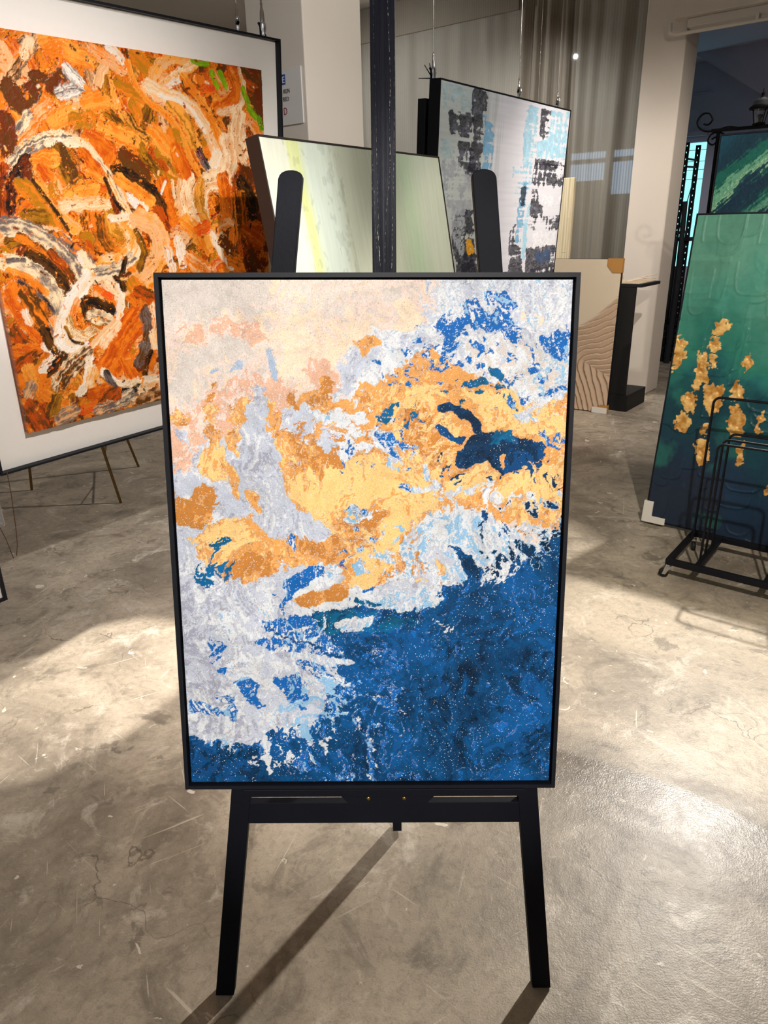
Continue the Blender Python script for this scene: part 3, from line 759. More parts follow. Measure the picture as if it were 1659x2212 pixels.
# --- the marbled blue, gold and blush abstract
def art_marble(nx=680, ny=912):
    sc = nx / 560
    P = spectrum(dict(P=(240, 216, 204), G=(218, 208, 199), C=(244, 220, 192), S=(232, 184, 156), L=(198, 205, 220), H=(172, 190, 214), W=(226, 230, 234),
                      M=(170, 174, 192), O=(234, 166, 90), Y=(252, 208, 134), B=(204, 134, 60), U=(16, 104, 186), K=(146, 194, 230), T=(2, 100, 144), N=(2, 74, 126), D=(2, 50, 86)))
    keys = list(P)
    wy = (fbm(ny, nx, 7, 5, 5, 11) - .5); wx = (fbm(ny, nx, 7, 5, 5, 23) - .5)
    wy2 = (fbm(ny, nx, 44, 33, 4, 31, .65) - .5); wx2 = (fbm(ny, nx, 44, 33, 4, 37, .65) - .5)
    Yg, Xg = np.mgrid[0:ny, 0:nx].astype(float)
    YW = Yg + (wy * 22 + wy2 * 24) * sc; XW = Xg + (wx * 22 + wx2 * 24) * sc
    YN = Yg + (wy * 8 + wy2 * 11) * sc; XN = Xg + (wx * 8 + wx2 * 11) * sc
    base = [fbm(ny, nx, 34, 26, 5, 101, 0.72), fbm(ny, nx, 110, 84, 3, 131, 0.7), fbm(ny, nx, 64, 48, 4, 171, 0.65)]
    YS = Yg + (wy * 90 + wy2 * 22) * sc; XS = Xg + (wx * 90 + wx2 * 22) * sc
    nz = [rank(sample(b, YS % (ny - 1), XS % (nx - 1))) for b in base]
    cls = np.zeros((ny, nx), int)
    for key, cov, ns, bl, uv in ART['L']:
        pts = [(uv[i] / 1000 * nx, uv[i + 1] / 1000 * ny) for i in range(0, len(uv), 2)]
        m = polymask(ny, nx, pts).astype(float)
        m = blur(m, max(1, bl * 0.36 * sc))
        m = sample(m, YN, XN) if bl <= 8 else sample(m, YW, XW)
        n = nz[ns]
        if cov >= 1: inc = (m + (n - 0.5) * 0.75 * min(1, bl / 14 + 0.45) > 0.5 / min(cov, 1.25)) & (m > 0.02)
        else: inc = n < cov * np.clip(m * 1.3, 0, 1)
        cls[inc] = keys.index(key)
    # flecks: each colour is broken by thin threads of its neighbour
    fine = rank(sample(fbm(ny, nx, 96, 72, 3, 711, .7), (YS + wy2 * 30) % (ny - 1), (XS - wx2 * 30) % (nx - 1)))
    gate = fbm(ny, nx, 12, 9, 4, 733)
    src = cls.copy()
    for a_, b_, amt in (('O', 'L', .16), ('O', 'Y', .18), ('O', 'B', .14), ('Y', 'O', .16), ('B', 'O', .26), ('W', 'L', .30), ('W', 'K', .12), ('L', 'M', .16), ('L', 'W', .20), ('U', 'K', .14), ('U', 'W', .12), ('K', 'W', .30), ('P', 'G', .08), ('P', 'C', .20), ('C', 'P', .16), ('S', 'P', .16), ('N', 'U', .10), ('D', 'N', .22), ('M', 'L', .3)):
        lo = 0.0 if a_ + b_ in ('OY', 'WL', 'LM', 'PC', 'UW') else 1.0
        f = np.abs(fine - lo)
        cls[(src == keys.index(a_)) & (f < amt * np.clip((gate - .3) * 4, .25, 1.6))] = keys.index(b_)
    col = np.stack([P[k] for k in keys])[cls]
    # each colour keeps a little tonal drift; hairline veins where two colours meet
    t1 = fbm(ny, nx, 14, 10, 5, 301) - .5; t2 = sample(fbm(ny, nx, 70, 52, 3, 333), YS % (ny - 1), XS % (nx - 1)) - .5
    sea = np.isin(cls, [keys.index(k) for k in 'NDT'])
    amp = np.where(sea, 1.3, 0.34)
    col = col * (1 + (t1 * amp + t2 * amp * 0.9))[..., None]
    deep = sea & (t1 + t2 * .5 > .06)
    col[deep] = col[deep] * 0.6 + P['U'] * 0.3
    e = np.zeros((ny, nx), bool); e[:, 1:] |= cls[:, 1:] != cls[:, :-1]; e[1:] |= cls[1:] != cls[:-1]
    e &= (nz[1] > 0.45) & ~sea
    col[e] = col[e] * 0.72 + np.array(lin((226, 218, 206))) * 0.2
    sp = np.random.default_rng(5).random((ny, nx))
    light = ~sea
    col[light & (sp < 0.012)] *= 0.5
    col[light & (sp > 0.985)] = np.array(lin((250, 244, 236)))
    return np.clip(col, 0, 1), (nz[1] - .5) * 0.0004

# --- the thick orange knife-and-brush abstract
def art_orange(nx=560, ny=580, wd=1.373, ht=1.413):
    P = spectrum({'or': (238, 124, 26), 'lo': (244, 160, 62), 'pe': (238, 178, 122), 'cr': (246, 214, 172), 'wh': (240, 226, 212), 'rb': (112, 44, 12), 'br': (96, 56, 18), 'bk': (26, 20, 18),
                  'ol': (178, 116, 20), 'dr': (200, 80, 14), 'lg': (158, 190, 22), 'gr': (110, 150, 14), 'dg': (64, 140, 22), 'gy': (112, 98, 92), 'rd': (232, 74, 24), 'pu': (150, 90, 90)})
    px = nx / wd
    t = fbm(ny, nx, 5, 5, 4, 41); t2 = fbm(ny, nx, 46, 46, 3, 47)
    wa = fbm(ny, nx, 9, 9, 4, 811); wb = fbm(ny, nx, 9, 9, 4, 821); f1 = fbm(ny, nx, 90, 90, 3, 831, .7)
    Yo, Xo = np.mgrid[0:ny, 0:nx].astype(float)
    mixn = rank(sample(fbm(ny, nx, 16, 16, 5, 841, .62), (Yo + (wa - .5) * 160) % (ny - 1), (Xo + (wb - .5) * 160) % (nx - 1)) + (f1 - .5) * .16)
    tones = ['br', 'rb', 'dr', 'or', 'lo', 'or', 'dr', 'or', 'ol', 'or', 'rb', 'or', 'lo']
    col = np.stack([P[k] for k in tones])[np.clip((mixn * len(tones)).astype(int), 0, len(tones) - 1)] * (.8 + .4 * f1)[..., None]
    jy = (fbm(ny, nx, 60, 60, 3, 851, .7) - .5) * 9; jx = (fbm(ny, nx, 60, 60, 3, 861, .7) - .5) * 9
    hgt = np.zeros((ny, nx))
    def stroke(pts, w, ca, cb, seed, dry=0.35, op=1.0):
        nonlocal col, hgt
        r = np.random.default_rng(seed)
        q = np.array(pts, float)
        if len(q) > 2:                                   # Catmull-Rom through the points
            e = np.vstack([2 * q[0] - q[1], q, 2 * q[-1] - q[-2]]); o = []
            for i in range(1, len(e) - 2):
                for s in np.linspace(0, 1, 7, endpoint=False):
                    a, b, c, d = e[i - 1:i + 3]
                    o.append(.5 * ((2 * b) + (c - a) * s + (2 * a - 5 * b + 4 * c - d) * s * s + (3 * b - a - 3 * c + d) * s ** 3))
            o.append(q[-1]); q = np.array(o)
        hw = w / 2
        x0, y0 = np.floor(q.min(0) - hw * 1.3).astype(int); x1, y1 = np.ceil(q.max(0) + hw * 1.3).astype(int)
        x0, y0 = max(0, x0), max(0, y0); x1, y1 = min(nx - 1, x1), min(ny - 1, y1)
        if x1 <= x0 or y1 <= y0: return
        Y, X = np.mgrid[y0:y1 + 1, x0:x1 + 1].astype(float)
        jk = min(1.0, w / 22); Y = Y + jy[y0:y1 + 1, x0:x1 + 1] * jk; X = X + jx[y0:y1 + 1, x0:x1 + 1] * jk
        best = np.full(X.shape, 1e9); sv = np.zeros(X.shape); tv = np.zeros(X.shape); run = 0.0
        for i in range(len(q) - 1):
            a, b = q[i], q[i + 1]; d = b - a; l = np.hypot(*d) + 1e-6; d = d / l
            s = np.clip((X - a[0]) * d[0] + (Y - a[1]) * d[1], 0, l)
            dx = X - a[0] - d[0] * s; dy = Y - a[1] - d[1] * s; ds = np.hypot(dx, dy); m = ds < best
            best = np.where(m, ds, best); sv = np.where(m, run + s, sv); tv = np.where(m, d[0] * dy - d[1] * dx, tv); run += l
        nb = 64; br = r.random(nb); br2 = np.convolve(r.random(nb + 4), np.ones(5) / 5, 'valid')
        u = np.clip((tv / hw * .5 + .5) * (nb - 2), 0, nb - 2.001); ui = u.astype(int); uf = u - ui
        bris = (br[ui] * (1 - uf) + br[ui + 1] * uf); broad = br2[ui] * (1 - uf) + br2[ui + 1] * uf
        n1 = t2[y0:y1 + 1, x0:x1 + 1]
        edge = hw * (0.80 + 0.35 * (n1 - .5) + 0.22 * (bris - .5))
        al = np.clip((edge - best) / 1.4 + .5, 0, 1)
        ends = np.minimum(sv, run - sv) / (hw * 1.2 + 1)
        tail = np.clip(ends + 1.0 - 1.2 * bris * dry * 1.2, 0, 1) > .30
        gap = (f1[y0:y1 + 1, x0:x1 + 1] + (bris - .5) * .30) < (0.16 + 0.36 * dry * (0.5 + .5 * sv / (run + 1)))
        al = al * tail * (~gap) * op
        k = np.clip((broad - .5) * 3.4 + .45 + (n1 - .5) * 2.2 + (bris - .5) * .5, 0, 1)[..., None]
        c = P[ca] * (1 - k) + P[cb] * k
        c = c * (0.86 + 0.26 * bris)[..., None]
        al3 = al[..., None]
        col[y0:y1 + 1, x0:x1 + 1] = col[y0:y1 + 1, x0:x1 + 1] * (1 - al3) + c * al3
        ridge = 0.0012 * bris + 0.0022 * np.clip(1 - np.abs(edge - best) / 2.2, 0, 1) + 0.001
        hgt[y0:y1 + 1, x0:x1 + 1] = hgt[y0:y1 + 1, x0:x1 + 1] * (1 - al * .7) + ridge * al
    r = np.random.default_rng(3)
    pool = ['or', 'or', 'lo', 'dr', 'ol', 'br', 'rb', 'pe', 'or']
    for i in range(420):
        x, y = r.random() * nx, r.random() * ny
        a = -0.9 + (fbm_angle(x / nx, y / ny)) * 2.4 + r.normal() * .5; l = r.uniform(20, 60)
        bend = r.normal() * 8
        ca, cb = r.choice(pool), r.choice(pool)
        if x / nx > 0.84: ca, cb = r.choice(['dr', 'rb', 'br', 'or']), r.choice(['rb', 'br', 'dr'])
        mx, my = x + math.cos(a) * l / 2 - math.sin(a) * bend, y + math.sin(a) * l / 2 + math.cos(a) * bend
        stroke([(x, y), (mx, my), (x + math.cos(a) * l, y + math.sin(a) * l)], r.uniform(14, 40), ca, cb, 1000 + i, r.uniform(.3, .8))
    for i, (cc, w, uv) in enumerate(ART['S']):
        ca, cb = cc.split()
        pts = [(uv[j] / 1000 * nx, uv[j + 1] / 1000 * ny) for j in range(0, len(uv), 2)]
        stroke(pts, w / 1000 * px * 1.16, ca, cb, 50 + i, 0.30)
    # small palette-knife flecks
    for i in range(260):
        x, y = r.random() * nx, r.random() * ny; a = r.random() * 6.3; l = r.uniform(2, 9)
        stroke([(x, y), (x + math.cos(a) * l, y + math.sin(a) * l)], r.uniform(2, 6), r.choice(['lo', 'or', 'bk', 'cr', 'rb', 'dr']), r.choice(['or', 'lo', 'br']), 4000 + i, .5)
    col *= (0.90 + 0.2 * t2)[..., None]
    return np.clip(col, 0, 1), hgt
def fbm_angle(u, v):
    return 0.5 + 0.5 * math.sin(3.1 * u + 2.3 * v * v + 1.2 * math.sin(4 * v))

# --- teal plaster with gold leaf
def art_leaf(nx=400, ny=540):
    P = spectrum(dict(a=(96, 158, 138), b=(72, 148, 132), c=(30, 104, 106), d=(12, 66, 78), e=(24, 52, 78), f=(30, 42, 62), g=(44, 128, 112), gold=(252, 206, 128), gd=(196, 134, 56)))
    V, U = np.mgrid[0:ny, 0:nx].astype(float); V /= ny; U /= nx
    n = fbm(ny, nx, 6, 5, 6, 61); n2 = fbm(ny, nx, 22, 18, 5, 67); n3 = fbm(ny, nx, 90, 70, 3, 71)
    lev = V * 1.06 - 0.42 * (U - 0.12) * np.clip(V * 1.6, 0, 1) * np.clip(1.5 - V, 0, 1) + (n - .5) * .36 + (n2 - .5) * .16
    stops = [(-.2, 'a'), (0.12, 'a'), (0.30, 'b'), (0.40, 'g'), (0.47, 'c'), (0.58, 'd'), (0.78, 'e'), (0.98, 'f'), (1.4, 'f')]
    col = np.zeros((ny, nx, 3))
    xs = [s for s, _ in stops]
    for k in range(3): col[..., k] = np.interp(lev, xs, [P[c][k] for _, c in stops])
    hgt = np.zeros((ny, nx)); r = np.random.default_rng(9)
    Yg, Xg = np.mgrid[0:ny, 0:nx].astype(float)
    for i in range(150):                                     # trowelled plaster scallops
        cx, cy = r.uniform(0, nx), r.uniform(0, ny); w, h = r.uniform(18, 40), r.uniform(30, 64)
        x0, x1, y0, y1 = int(max(0, cx - w)), int(min(nx, cx + w)), int(max(0, cy - h)), int(min(ny, cy + h))
        if x1 - x0 < 4 or y1 - y0 < 4: continue
        X = (Xg[y0:y1, x0:x1] - cx) / w; Y = (Yg[y0:y1, x0:x1] - cy) / h
        s = np.maximum(np.abs(X) ** 3.2, 0) + np.where(Y > 0, Y, Y * .6) ** 4 + (n2[y0:y1, x0:x1] - .5) * .3
        ins = np.clip((.62 - s) * 9, 0, 1)
        lip = np.exp(-((s - .60) / .05) ** 2) * (Y > -.35)
        amp = np.where(V[y0:y1, x0:x1] < .62, 1, .8)
        hgt[y0:y1, x0:x1] = hgt[y0:y1, x0:x1] * (1 - ins * .8) + ins * (0.0030 + .0022 * Y) + lip * 0.009 * amp
        tone = r.uniform(.88, 1.10)
        col[y0:y1, x0:x1] *= (1 + (tone - 1) * ins)[..., None]
    pale = np.clip((fbm(ny, nx, 9, 7, 5, 79) - .60) * 9, 0, 1) * (V > .30) * (V < .98)
    col = col * (1 - .45 * pale[..., None]) + P['g'] * .45 * pale[..., None]
    leaf = np.zeros((ny, nx))
    for uv in ART['G']:
        pts = [(uv[i] / 1000 * nx, uv[i + 1] / 1000 * ny) for i in range(0, len(uv), 2)]
        m = blur(polymask(ny, nx, pts).astype(float), 2)
        m = sample(m, Yg + (n3 - .5) * 16 + (n2 - .5) * 10, Xg + (fbm(ny, nx, 80, 60, 3, 83) - .5) * 16)
        leaf = np.maximum(leaf, (m + (n3 - .5) * .5 > .36))
    # a few more patches on the hidden right half keep the picture going
    for cx, cy, w, h in ((.62, .60, .05, .10), (.74, .70, .04, .12), (.85, .58, .05, .08), (.68, .82, .05, .06), (.9, .75, .04, .1)):
        s = ((U - cx) / w) ** 2 + ((V - cy) / h) ** 2 + (n2 - .5) * 2.4 + (n3 - .5) * 1.5
        leaf = np.maximum(leaf, s < .8)
    cr = sample(fbm(ny, nx, 70, 54, 4, 91), Yg, Xg)
    gcol = P['gd'] + (P['gold'] - P['gd']) * np.clip((cr - .3) * 2.2, 0, 1.2)[..., None]
    lm = leaf > .5
    col[lm] = gcol[lm]
    hgt = blur(hgt, 1) + np.where(lm, 0.0012 + (cr - .5) * 0.011, 0)
    col *= (0.9 + .2 * n3)[..., None]
    return np.clip(col, 0, 1), hgt, leaf.astype(float) * 0.2

# --- breaking wave in teal and mint
def art_wave(nx=360, ny=360):
    P = spectrum(dict(a=(18, 78, 98), b=(12, 56, 76), c=(20, 104, 92), d=(108, 172, 142), e=(176, 214, 176), f=(16, 46, 76)))
    V, U = np.mgrid[0:ny, 0:nx].astype(float); V /= ny; U /= nx
    w = V + 0.52 * U - 0.10 * U * U + (fbm(ny, nx, 5, 5, 4, 201) - .5) * .09
    Yg, Xg = np.mgrid[0:ny, 0:nx].astype(float)
    s = fbm(ny, nx, 90, 7, 4, 205); n = fbm(ny, nx, 60, 60, 4, 209, .65)
    st = sample(s, (Yg + 0.52 * Xg) % (ny - 1), Xg)
    lev = w + (st - .5) * .10 + (n - .5) * .07
    stops = [(0, 'a'), (.15, 'b'), (.20, 'b'), (.23, 'c'), (.275, 'c'), (.295, 'd'), (.335, 'd'), (.35, 'e'), (.362, 'c'), (.385, 'f'), (.48, 'b'), (.52, 'c'), (.56, 'd'), (.59, 'f'), (.8, 'a'), (.9, 'c'), (.95, 'd'), (1.0, 'a'), (1.5, 'b')]
    col = np.zeros((ny, nx, 3)); xs = [q for q, _ in stops]
    for k in range(3): col[..., k] = np.interp(lev, xs, [P[c][k] for _, c in stops])
    col *= (0.75 + .5 * n)[..., None]
    return np.clip(col, 0, 1), (n - .5) * .002 + (st - .5) * .001

# --- grey and pale blue city abstract
def art_city(nx=440, ny=500):
    P = spectrum(dict(w=(236, 236, 244), a=(170, 192, 196), c=(166, 214, 236), b=(120, 176, 212), g=(168, 172, 178), k=(62, 62, 74), n=(70, 92, 126), y=(236, 170, 40), base=(196, 203, 200)))
    V, U = np.mgrid[0:ny, 0:nx].astype(float); V /= ny; U /= nx
    ver = fbm(ny, nx, 4, 60, 3, 401); hor = fbm(ny, nx, 105, 5, 3, 405); blk = fbm(ny, nx, 24, 20, 3, 409)
    k = np.clip((U - .30) * 8 + (ver - .5) * 2, 0, 1)[..., None]
    col = P['base'] * (1 - k) + P['w'] * k
    col = col * (0.93 + .14 * hor)[..., None]
    Yg, Xg = np.mgrid[0:ny, 0:nx].astype(float)
    qy = np.floor(Yg / 2 + (ver - .5) * 6); qx = np.floor(Xg / 5 + (hor - .5) * 8)
    cell = np.random.default_rng(12).random((ny, nx))[np.clip(qy, 0, ny - 1).astype(int), np.clip(qx, 0, nx - 1).astype(int)]
    fine = fbm(ny, nx, 60, 50, 3, 419, .7)
    nz = rank(hor * .55 + cell * .10 + blk * .55 + ver * .45 + fine * .35)
    hgt = np.zeros((ny, nx))
    for key, cov, uv in ART['C']:
        pts = [(uv[i] / 1000 * nx, uv[i + 1] / 1000 * ny) for i in range(0, len(uv), 2)]
        m = sample(blur(polymask(ny, nx, pts).astype(float), 2), Yg + (ver - .5) * 10, Xg + (hor - .5) * 12)
        inc = nz < min(.95, cov * 1.08) * np.clip(m * 1.3, 0, 1)
        tone = (.70 + .25 * cell + .5 * fine)[..., None]
        c = P[key] * tone
        if key == 'k': c = c * (.45 + 3.4 * np.clip(rank(fine + hor * .6) - .35, 0, 1) ** 1.5)[..., None]
        a = (inc * (.80 + .2 * cell))[..., None]
        col = col * (1 - a) + c * a; hgt[inc] = .0007
    low = (V > .62) & (nz < .75)
    col = np.where(low[..., None] & (np.abs(U - .66)[..., None] > .1), P['k'] * (.6 + .8 * cell)[..., None], col)
    return np.clip(col, 0, 1), hgt + nz * .0006

# --- pale green streaks
def art_green(nx=300, ny=330):
    P = spectrum(dict(w=(222, 226, 208), y=(212, 220, 146), s=(186, 192, 172), g=(176, 194, 164), d=(150, 158, 140), p=(206, 218, 204)))
    V, U = np.mgrid[0:ny, 0:nx].astype(float); V /= ny; U /= nx
    Uw = U + (fbm(ny, nx, 3, 3, 4, 501) - .5) * .06 - V * .02
    st = fbm(ny, nx, 5, 90, 4, 505); fine = fbm(ny, nx, 14, 160, 3, 509); bl = fbm(ny, nx, 50, 60, 3, 515)
    stops = [(0, 'w'), (.12, 'w'), (.165, 'y'), (.21, 'p'), (.29, 'p'), (.35, 's'), (.5, 's'), (.62, 's'), (.74, 'g'), (.85, 's'), (1, 's')]
    col = np.zeros((ny, nx, 3)); xs = [q for q, _ in stops]; lev = Uw + (st - .5) * .07
    for k in range(3): col[..., k] = np.interp(lev, xs, [P[c][k] for _, c in stops])
    g = np.clip((V - .12) * 1.6, 0, 1) * np.exp(-((Uw - .70) / .10) ** 2)
    col = col * (1 - .35 * g[..., None]) + np.array(lin((128, 164, 128))) * .35 * g[..., None]
    e = (np.exp(-((Uw - .335 - V * .10) / .006) ** 2) * (bl > .45))[..., None]
    col = col * (1 - .4 * e) + P['d'] * .4 * e
    dark = ((Uw > .26) & (Uw < .36) & (bl > .62)) | ((np.abs(Uw - .16) < .05) & (bl > .68))
    col[dark] *= .86
    col *= (0.90 + .16 * fine + .05 * st)[..., None]
    return np.clip(col, 0, 1), (fine - .5) * .0012 + e[..., 0] * .001

def framed(name, label, cat, TL, TR, BL, prof, art, inner, yface, thick, frame_mat, canvas_mat, edge=None, base_up=0.0):
    """a floating-frame picture: frame and canvas under one root that stands at the bottom centre"""
    m, w, h = rect_matrix(TL, TR, BL)
    root = empty(name, label, cat, m)
    f = MB(); f.ring_frame(-w / 2, w / 2, 0, h, prof); f.build('frame', frame_mat, root)
    out = art()
    leaf = out[2] if len(out) > 2 else None
    canvas_mesh('canvas', -w / 2 + inner, w / 2 - inner, inner, h - inner, yface, thick, out[0], out[1], canvas_mat, root, edge, leaf)
    return root, w, h
# ------------------------------------------------------------------ the room
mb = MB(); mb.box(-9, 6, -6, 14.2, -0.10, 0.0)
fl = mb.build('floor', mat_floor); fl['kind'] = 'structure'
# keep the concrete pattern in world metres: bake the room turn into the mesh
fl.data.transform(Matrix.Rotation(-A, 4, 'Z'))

def rbox(name, mat, *boxes, bevel=0.0):
    mb = MB()
    for b in boxes: mb.box(*b)
    return struct(name, mb, mat, None, ROOM, bevel)
mat_ceil = simple('ceiling_plaster', (222, 214, 204), 0.9, var=0.02)
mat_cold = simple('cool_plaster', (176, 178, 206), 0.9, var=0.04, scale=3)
mat_curtain_wall = simple('grey_plaster', (170, 160, 150), 0.9, var=0.04)
rbox('ceiling', mat_ceil, (-9, 6, -6, 7.45, 3.95, 4.05), (-9, -2.62, 7.45, 8.4, 3.95, 4.05))
rbox('wall_left', mat_wall, (-9.1, -9, -2, 8.4, 0, 4.0))
rbox('wall_back', mat_curtain_wall, (-9, -2.72, 8.3, 8.4, 0, 4.0))
rbox('wall_right', mat_wall, (5.9, 6.0, -6, 14, 0, 4.0))
rbox('wall_partition', mat_wall, (-2.74, -2.62, 7.46, 8.3, 0, 3.9), (1.4, 6, 7.1, 7.4, 0, 4.0), (-2.3, 1.4, 7.20, 7.4, 3.2, 4.0))
rbox('column_right', mat_wall, (-2.64, -2.285, 7.085, 7.43, 0, 3.95), bevel=0.012)
rbox('column_left', mat_wall, (-5.245, -4.586, 4.875, 5.60, 0, 3.95), bevel=0.010)
rbox('beam', mat_wall, (-2.365, 1.6, 6.93, 7.2, 3.135, 3.95), (-2.265, 1.6, 7.0, 7.2, 3.07, 3.135), bevel=0.008)
mb = MB(); mb.tube([(-2.40, 7.0, 3.12), (-2.39, 6.99, 3.05), (-2.34, 6.97, 3.027), (1.4, 6.97, 3.035)], 0.014, 10)
for x in (-1.72, -0.9, 0.0): mb.box(x - .012, x + .012, 6.955, 7.02, 3.03, 3.08)
struct('trim_1', mb, mat_wall, None, ROOM)
mb = MB(); mb.tube([(-6.86, 8.28, 0.0), (-6.86, 8.28, 3.43), (-6.84, 8.28, 3.5), (-6.78, 8.28, 3.54), (-5.9, 8.28, 3.54)], 0.022, 10)
struct('trim_2', mb, mat_wall, None, ROOM)
# room beyond the opening
rbox('wall_far', mat_cold, (-6, -3.55, 9.5, 9.6, 0, 3.3), (-2.69, 6, 9.5, 9.6, 0, 3.3), (-3.55, -2.69, 9.5, 9.6, 0, 1.08), (-3.55, -2.69, 9.5, 9.6, 2.44, 3.3))
mb = MB(); mb.prism([(-2.79, 3.3), (-2.79, 3.24), (-0.95, 2.08), (6, 2.08), (6, 3.3)], 8.95, 9.499)
struct('ceiling_far_slope', mb, mat_cold, None, ROOM)
mb = MB(); mb.box(-6, -2.70, 9.48, 9.5, 2.925, 2.94); struct('trim_5', mb, mat_cold, None, ROOM)
rbox('ceiling_far', mat_cold, (-2.62, 6, 7.4, 9.6, 3.24, 3.34), (-6, -2.62, 8.4, 9.6, 3.24, 3.34))
def glow(name, col, strength, slats=False):
    m = bpy.data.materials.new(name); m.use_nodes = True; n = m.node_tree.nodes; l = m.node_tree.links
    n.remove(n['Principled BSDF']); e = n.new('ShaderNodeEmission'); e.inputs[0].default_value = rgba(col); e.inputs[1].default_value = strength
    l.new(e.outputs[0], n['Material Output'].inputs[0]); return m
mb = MB(); mb.box(-3.55, -2.69, 9.57, 9.58, 1.08, 2.44)
struct('window_1', mb, glow('cyan_daylight', (0.38, 1.0, 1.0), 1.15), None, ROOM)
mb = MB()
for z in (2.36, 2.24, 2.15, 2.05): mb.box(-3.55, -2.69, 9.565, 9.569, z, z + .006)
mb.box(-3.6, -2.69, 9.44, 9.5, 2.50, 2.55)
struct('trim_3', mb, mat_cold, None, ROOM)
# daylight window on the near side, seen as a reflection in the glass partition
rbox('wall_front', mat_wall, (-9, -7.66, -2.1, -2, 0, 3.95), (-6.14, -5.2, -2.1, -2, 0, 3.95), (-7.66, -6.14, -2.1, -2, 0, 2.20), (-7.66, -6.14, -2.1, -2, 3.08, 3.95), (-7.66, -6.14, -2.1, -2, 2.85, 2.94), (-6.82, -6.66, -2.1, -2, 2.2, 3.08))
mb = MB(); mb.box(-7.66, -6.14, -2.09, -2.08, 2.20, 3.08)
struct('window_2', mb, glow('blue_daylight', (0.52, 0.74, 1.0), 2.6), None, ROOM)
# ribbed glass partition
def ribbed():
    t = NT('ribbed_glass'); n = t.n; n.remove(t.b)
    v = t.coord('Object', (1, 1, 1)); sx = t.node('ShaderNodeSeparateXYZ'); t.link(v, sx.inputs[0])
    w = t.math('SINE', t.math('MULTIPLY', sx.outputs[0], 2 * PI / 0.027))
    tr = t.node('ShaderNodeBsdfTransparent'); gl = t.node('ShaderNodeBsdfGlossy'); gl.inputs['Roughness'].default_value = 0.02
    t.set(tr.inputs[0], t.mix(t.math('MULTIPLY_ADD', w, .5, .5), (0.80, 0.83, 0.82, 1), (0.93, 0.94, 0.93, 1)))
    mx = t.node('ShaderNodeMixShader'); t.link(t.math('MULTIPLY_ADD', w, .035, .11), mx.inputs[0]); t.link(tr.outputs[0], mx.inputs[1]); t.link(gl.outputs[0], mx.inputs[2])
    t.link(mx.outputs[0], t.out.inputs[0]); return t.m
mb = MB(); mb.add([(-6.35, 7.335, 0.02), (-2.62, 7.335, 0.02), (-2.62, 7.335, 3.93), (-6.35, 7.335, 3.93)], [(0, 1, 2, 3)])
gp = mb.build('window_3', ribbed()); gp['kind'] = 'structure'; gp.rotation_euler = (0, 0, ROOM)
mb = MB()
for x in (-2.68,): mb.box(x - .03, x + .03, 7.34, 7.40, 0, 3.95)
struct('trim_4', mb, simple('pale_partition_trim', (206, 194, 178), 0.6, var=.03), None, ROOM)

# sheer curtains behind the glass
def cloth(name, srgb):
    t = NT(name); c = rgba(lin(srgb)); t.base(c); t.rough(0.9)
    tl = t.node('ShaderNodeBsdfTranslucent'); tl.inputs[0].default_value = c
    mx = t.node('ShaderNodeMixShader'); mx.inputs[0].default_value = 0.35
    t.link(t.b.outputs[0], mx.inputs[1]); t.link(tl.outputs[0], mx.inputs[2]); t.link(mx.outputs[0], t.out.inputs[0])
    return t.m
mat_sheer = cloth('sheer_curtain_cloth', (184, 175, 164)); mat_sheer2 = cloth('darker_sheer_cloth', (164, 152, 138))
def curtain(name, label, x0, x1, amp, per, mat, seed, header):
    rg = random.Random(seed); n = int((x1 - x0) / 0.012)
    ph = [rg.uniform(0, 6.28) for _ in range(4)]
    xs = [x0 + (x1 - x0) * i / n for i in range(n + 1)]
    def yy(x, z): 
        return 7.66 + amp * (math.sin(2 * PI * x / per + ph[0] + .8 * math.sin(2 * PI * x / (per * 3.1) + ph[1])) + .4 * math.sin(2 * PI * x / (per * .45) + ph[2])) * (1 - .25 * z / 3.7)
    zs = (0.03, 1.3, 2.6, 3.70)
    v = [(x + .02 * math.sin(7 * x + z), yy(x, z), z) for z in zs for x in xs]; m = n + 1
    f = [(k * m + i, k * m + i + 1, (k + 1) * m + i + 1, (k + 1) * m + i) for k in range(3) for i in range(n)]
    root = empty(name, label, 'curtain', None, W((x0 + x1) / 2, 7.66), ROOM, 'sheer curtains behind the ribbed glass')
    cx = (x0 + x1) / 2
    mb = MB(); mb.add([(a - cx, b - 7.66, c) for a, b, c in v], f, True); mb.build('curtain_panel', mat, root, fix=False)
    if header:
        mb = MB(); mb.box(x0 - cx, x1 - cx, -.13, -.10, 3.60, 3.93); mb.build('curtain_header', mat_sheer2, root)
curtain('sheer_curtain', 'grey sheer curtain hanging between the square column and the black easel mast', -7.6, -5.25, .022, .46, mat_sheer, 1, True)
curtain('sheer_curtain', 'grey sheer curtain with flat folds directly above the blue grey skyline painting', -5.25, -4.12, .016, .40, mat_sheer, 2, True)
curtain('sheer_curtain', 'bunched brown sheer curtain with deep folds above the right half of the skyline painting', -4.12, -3.50, .055, .15, mat_sheer2, 3, False)
curtain('sheer_curtain', 'sheer curtain behind the window reflection, next to the right hand pillar', -3.50, -2.64, .035, .30, mat_sheer, 4, False)

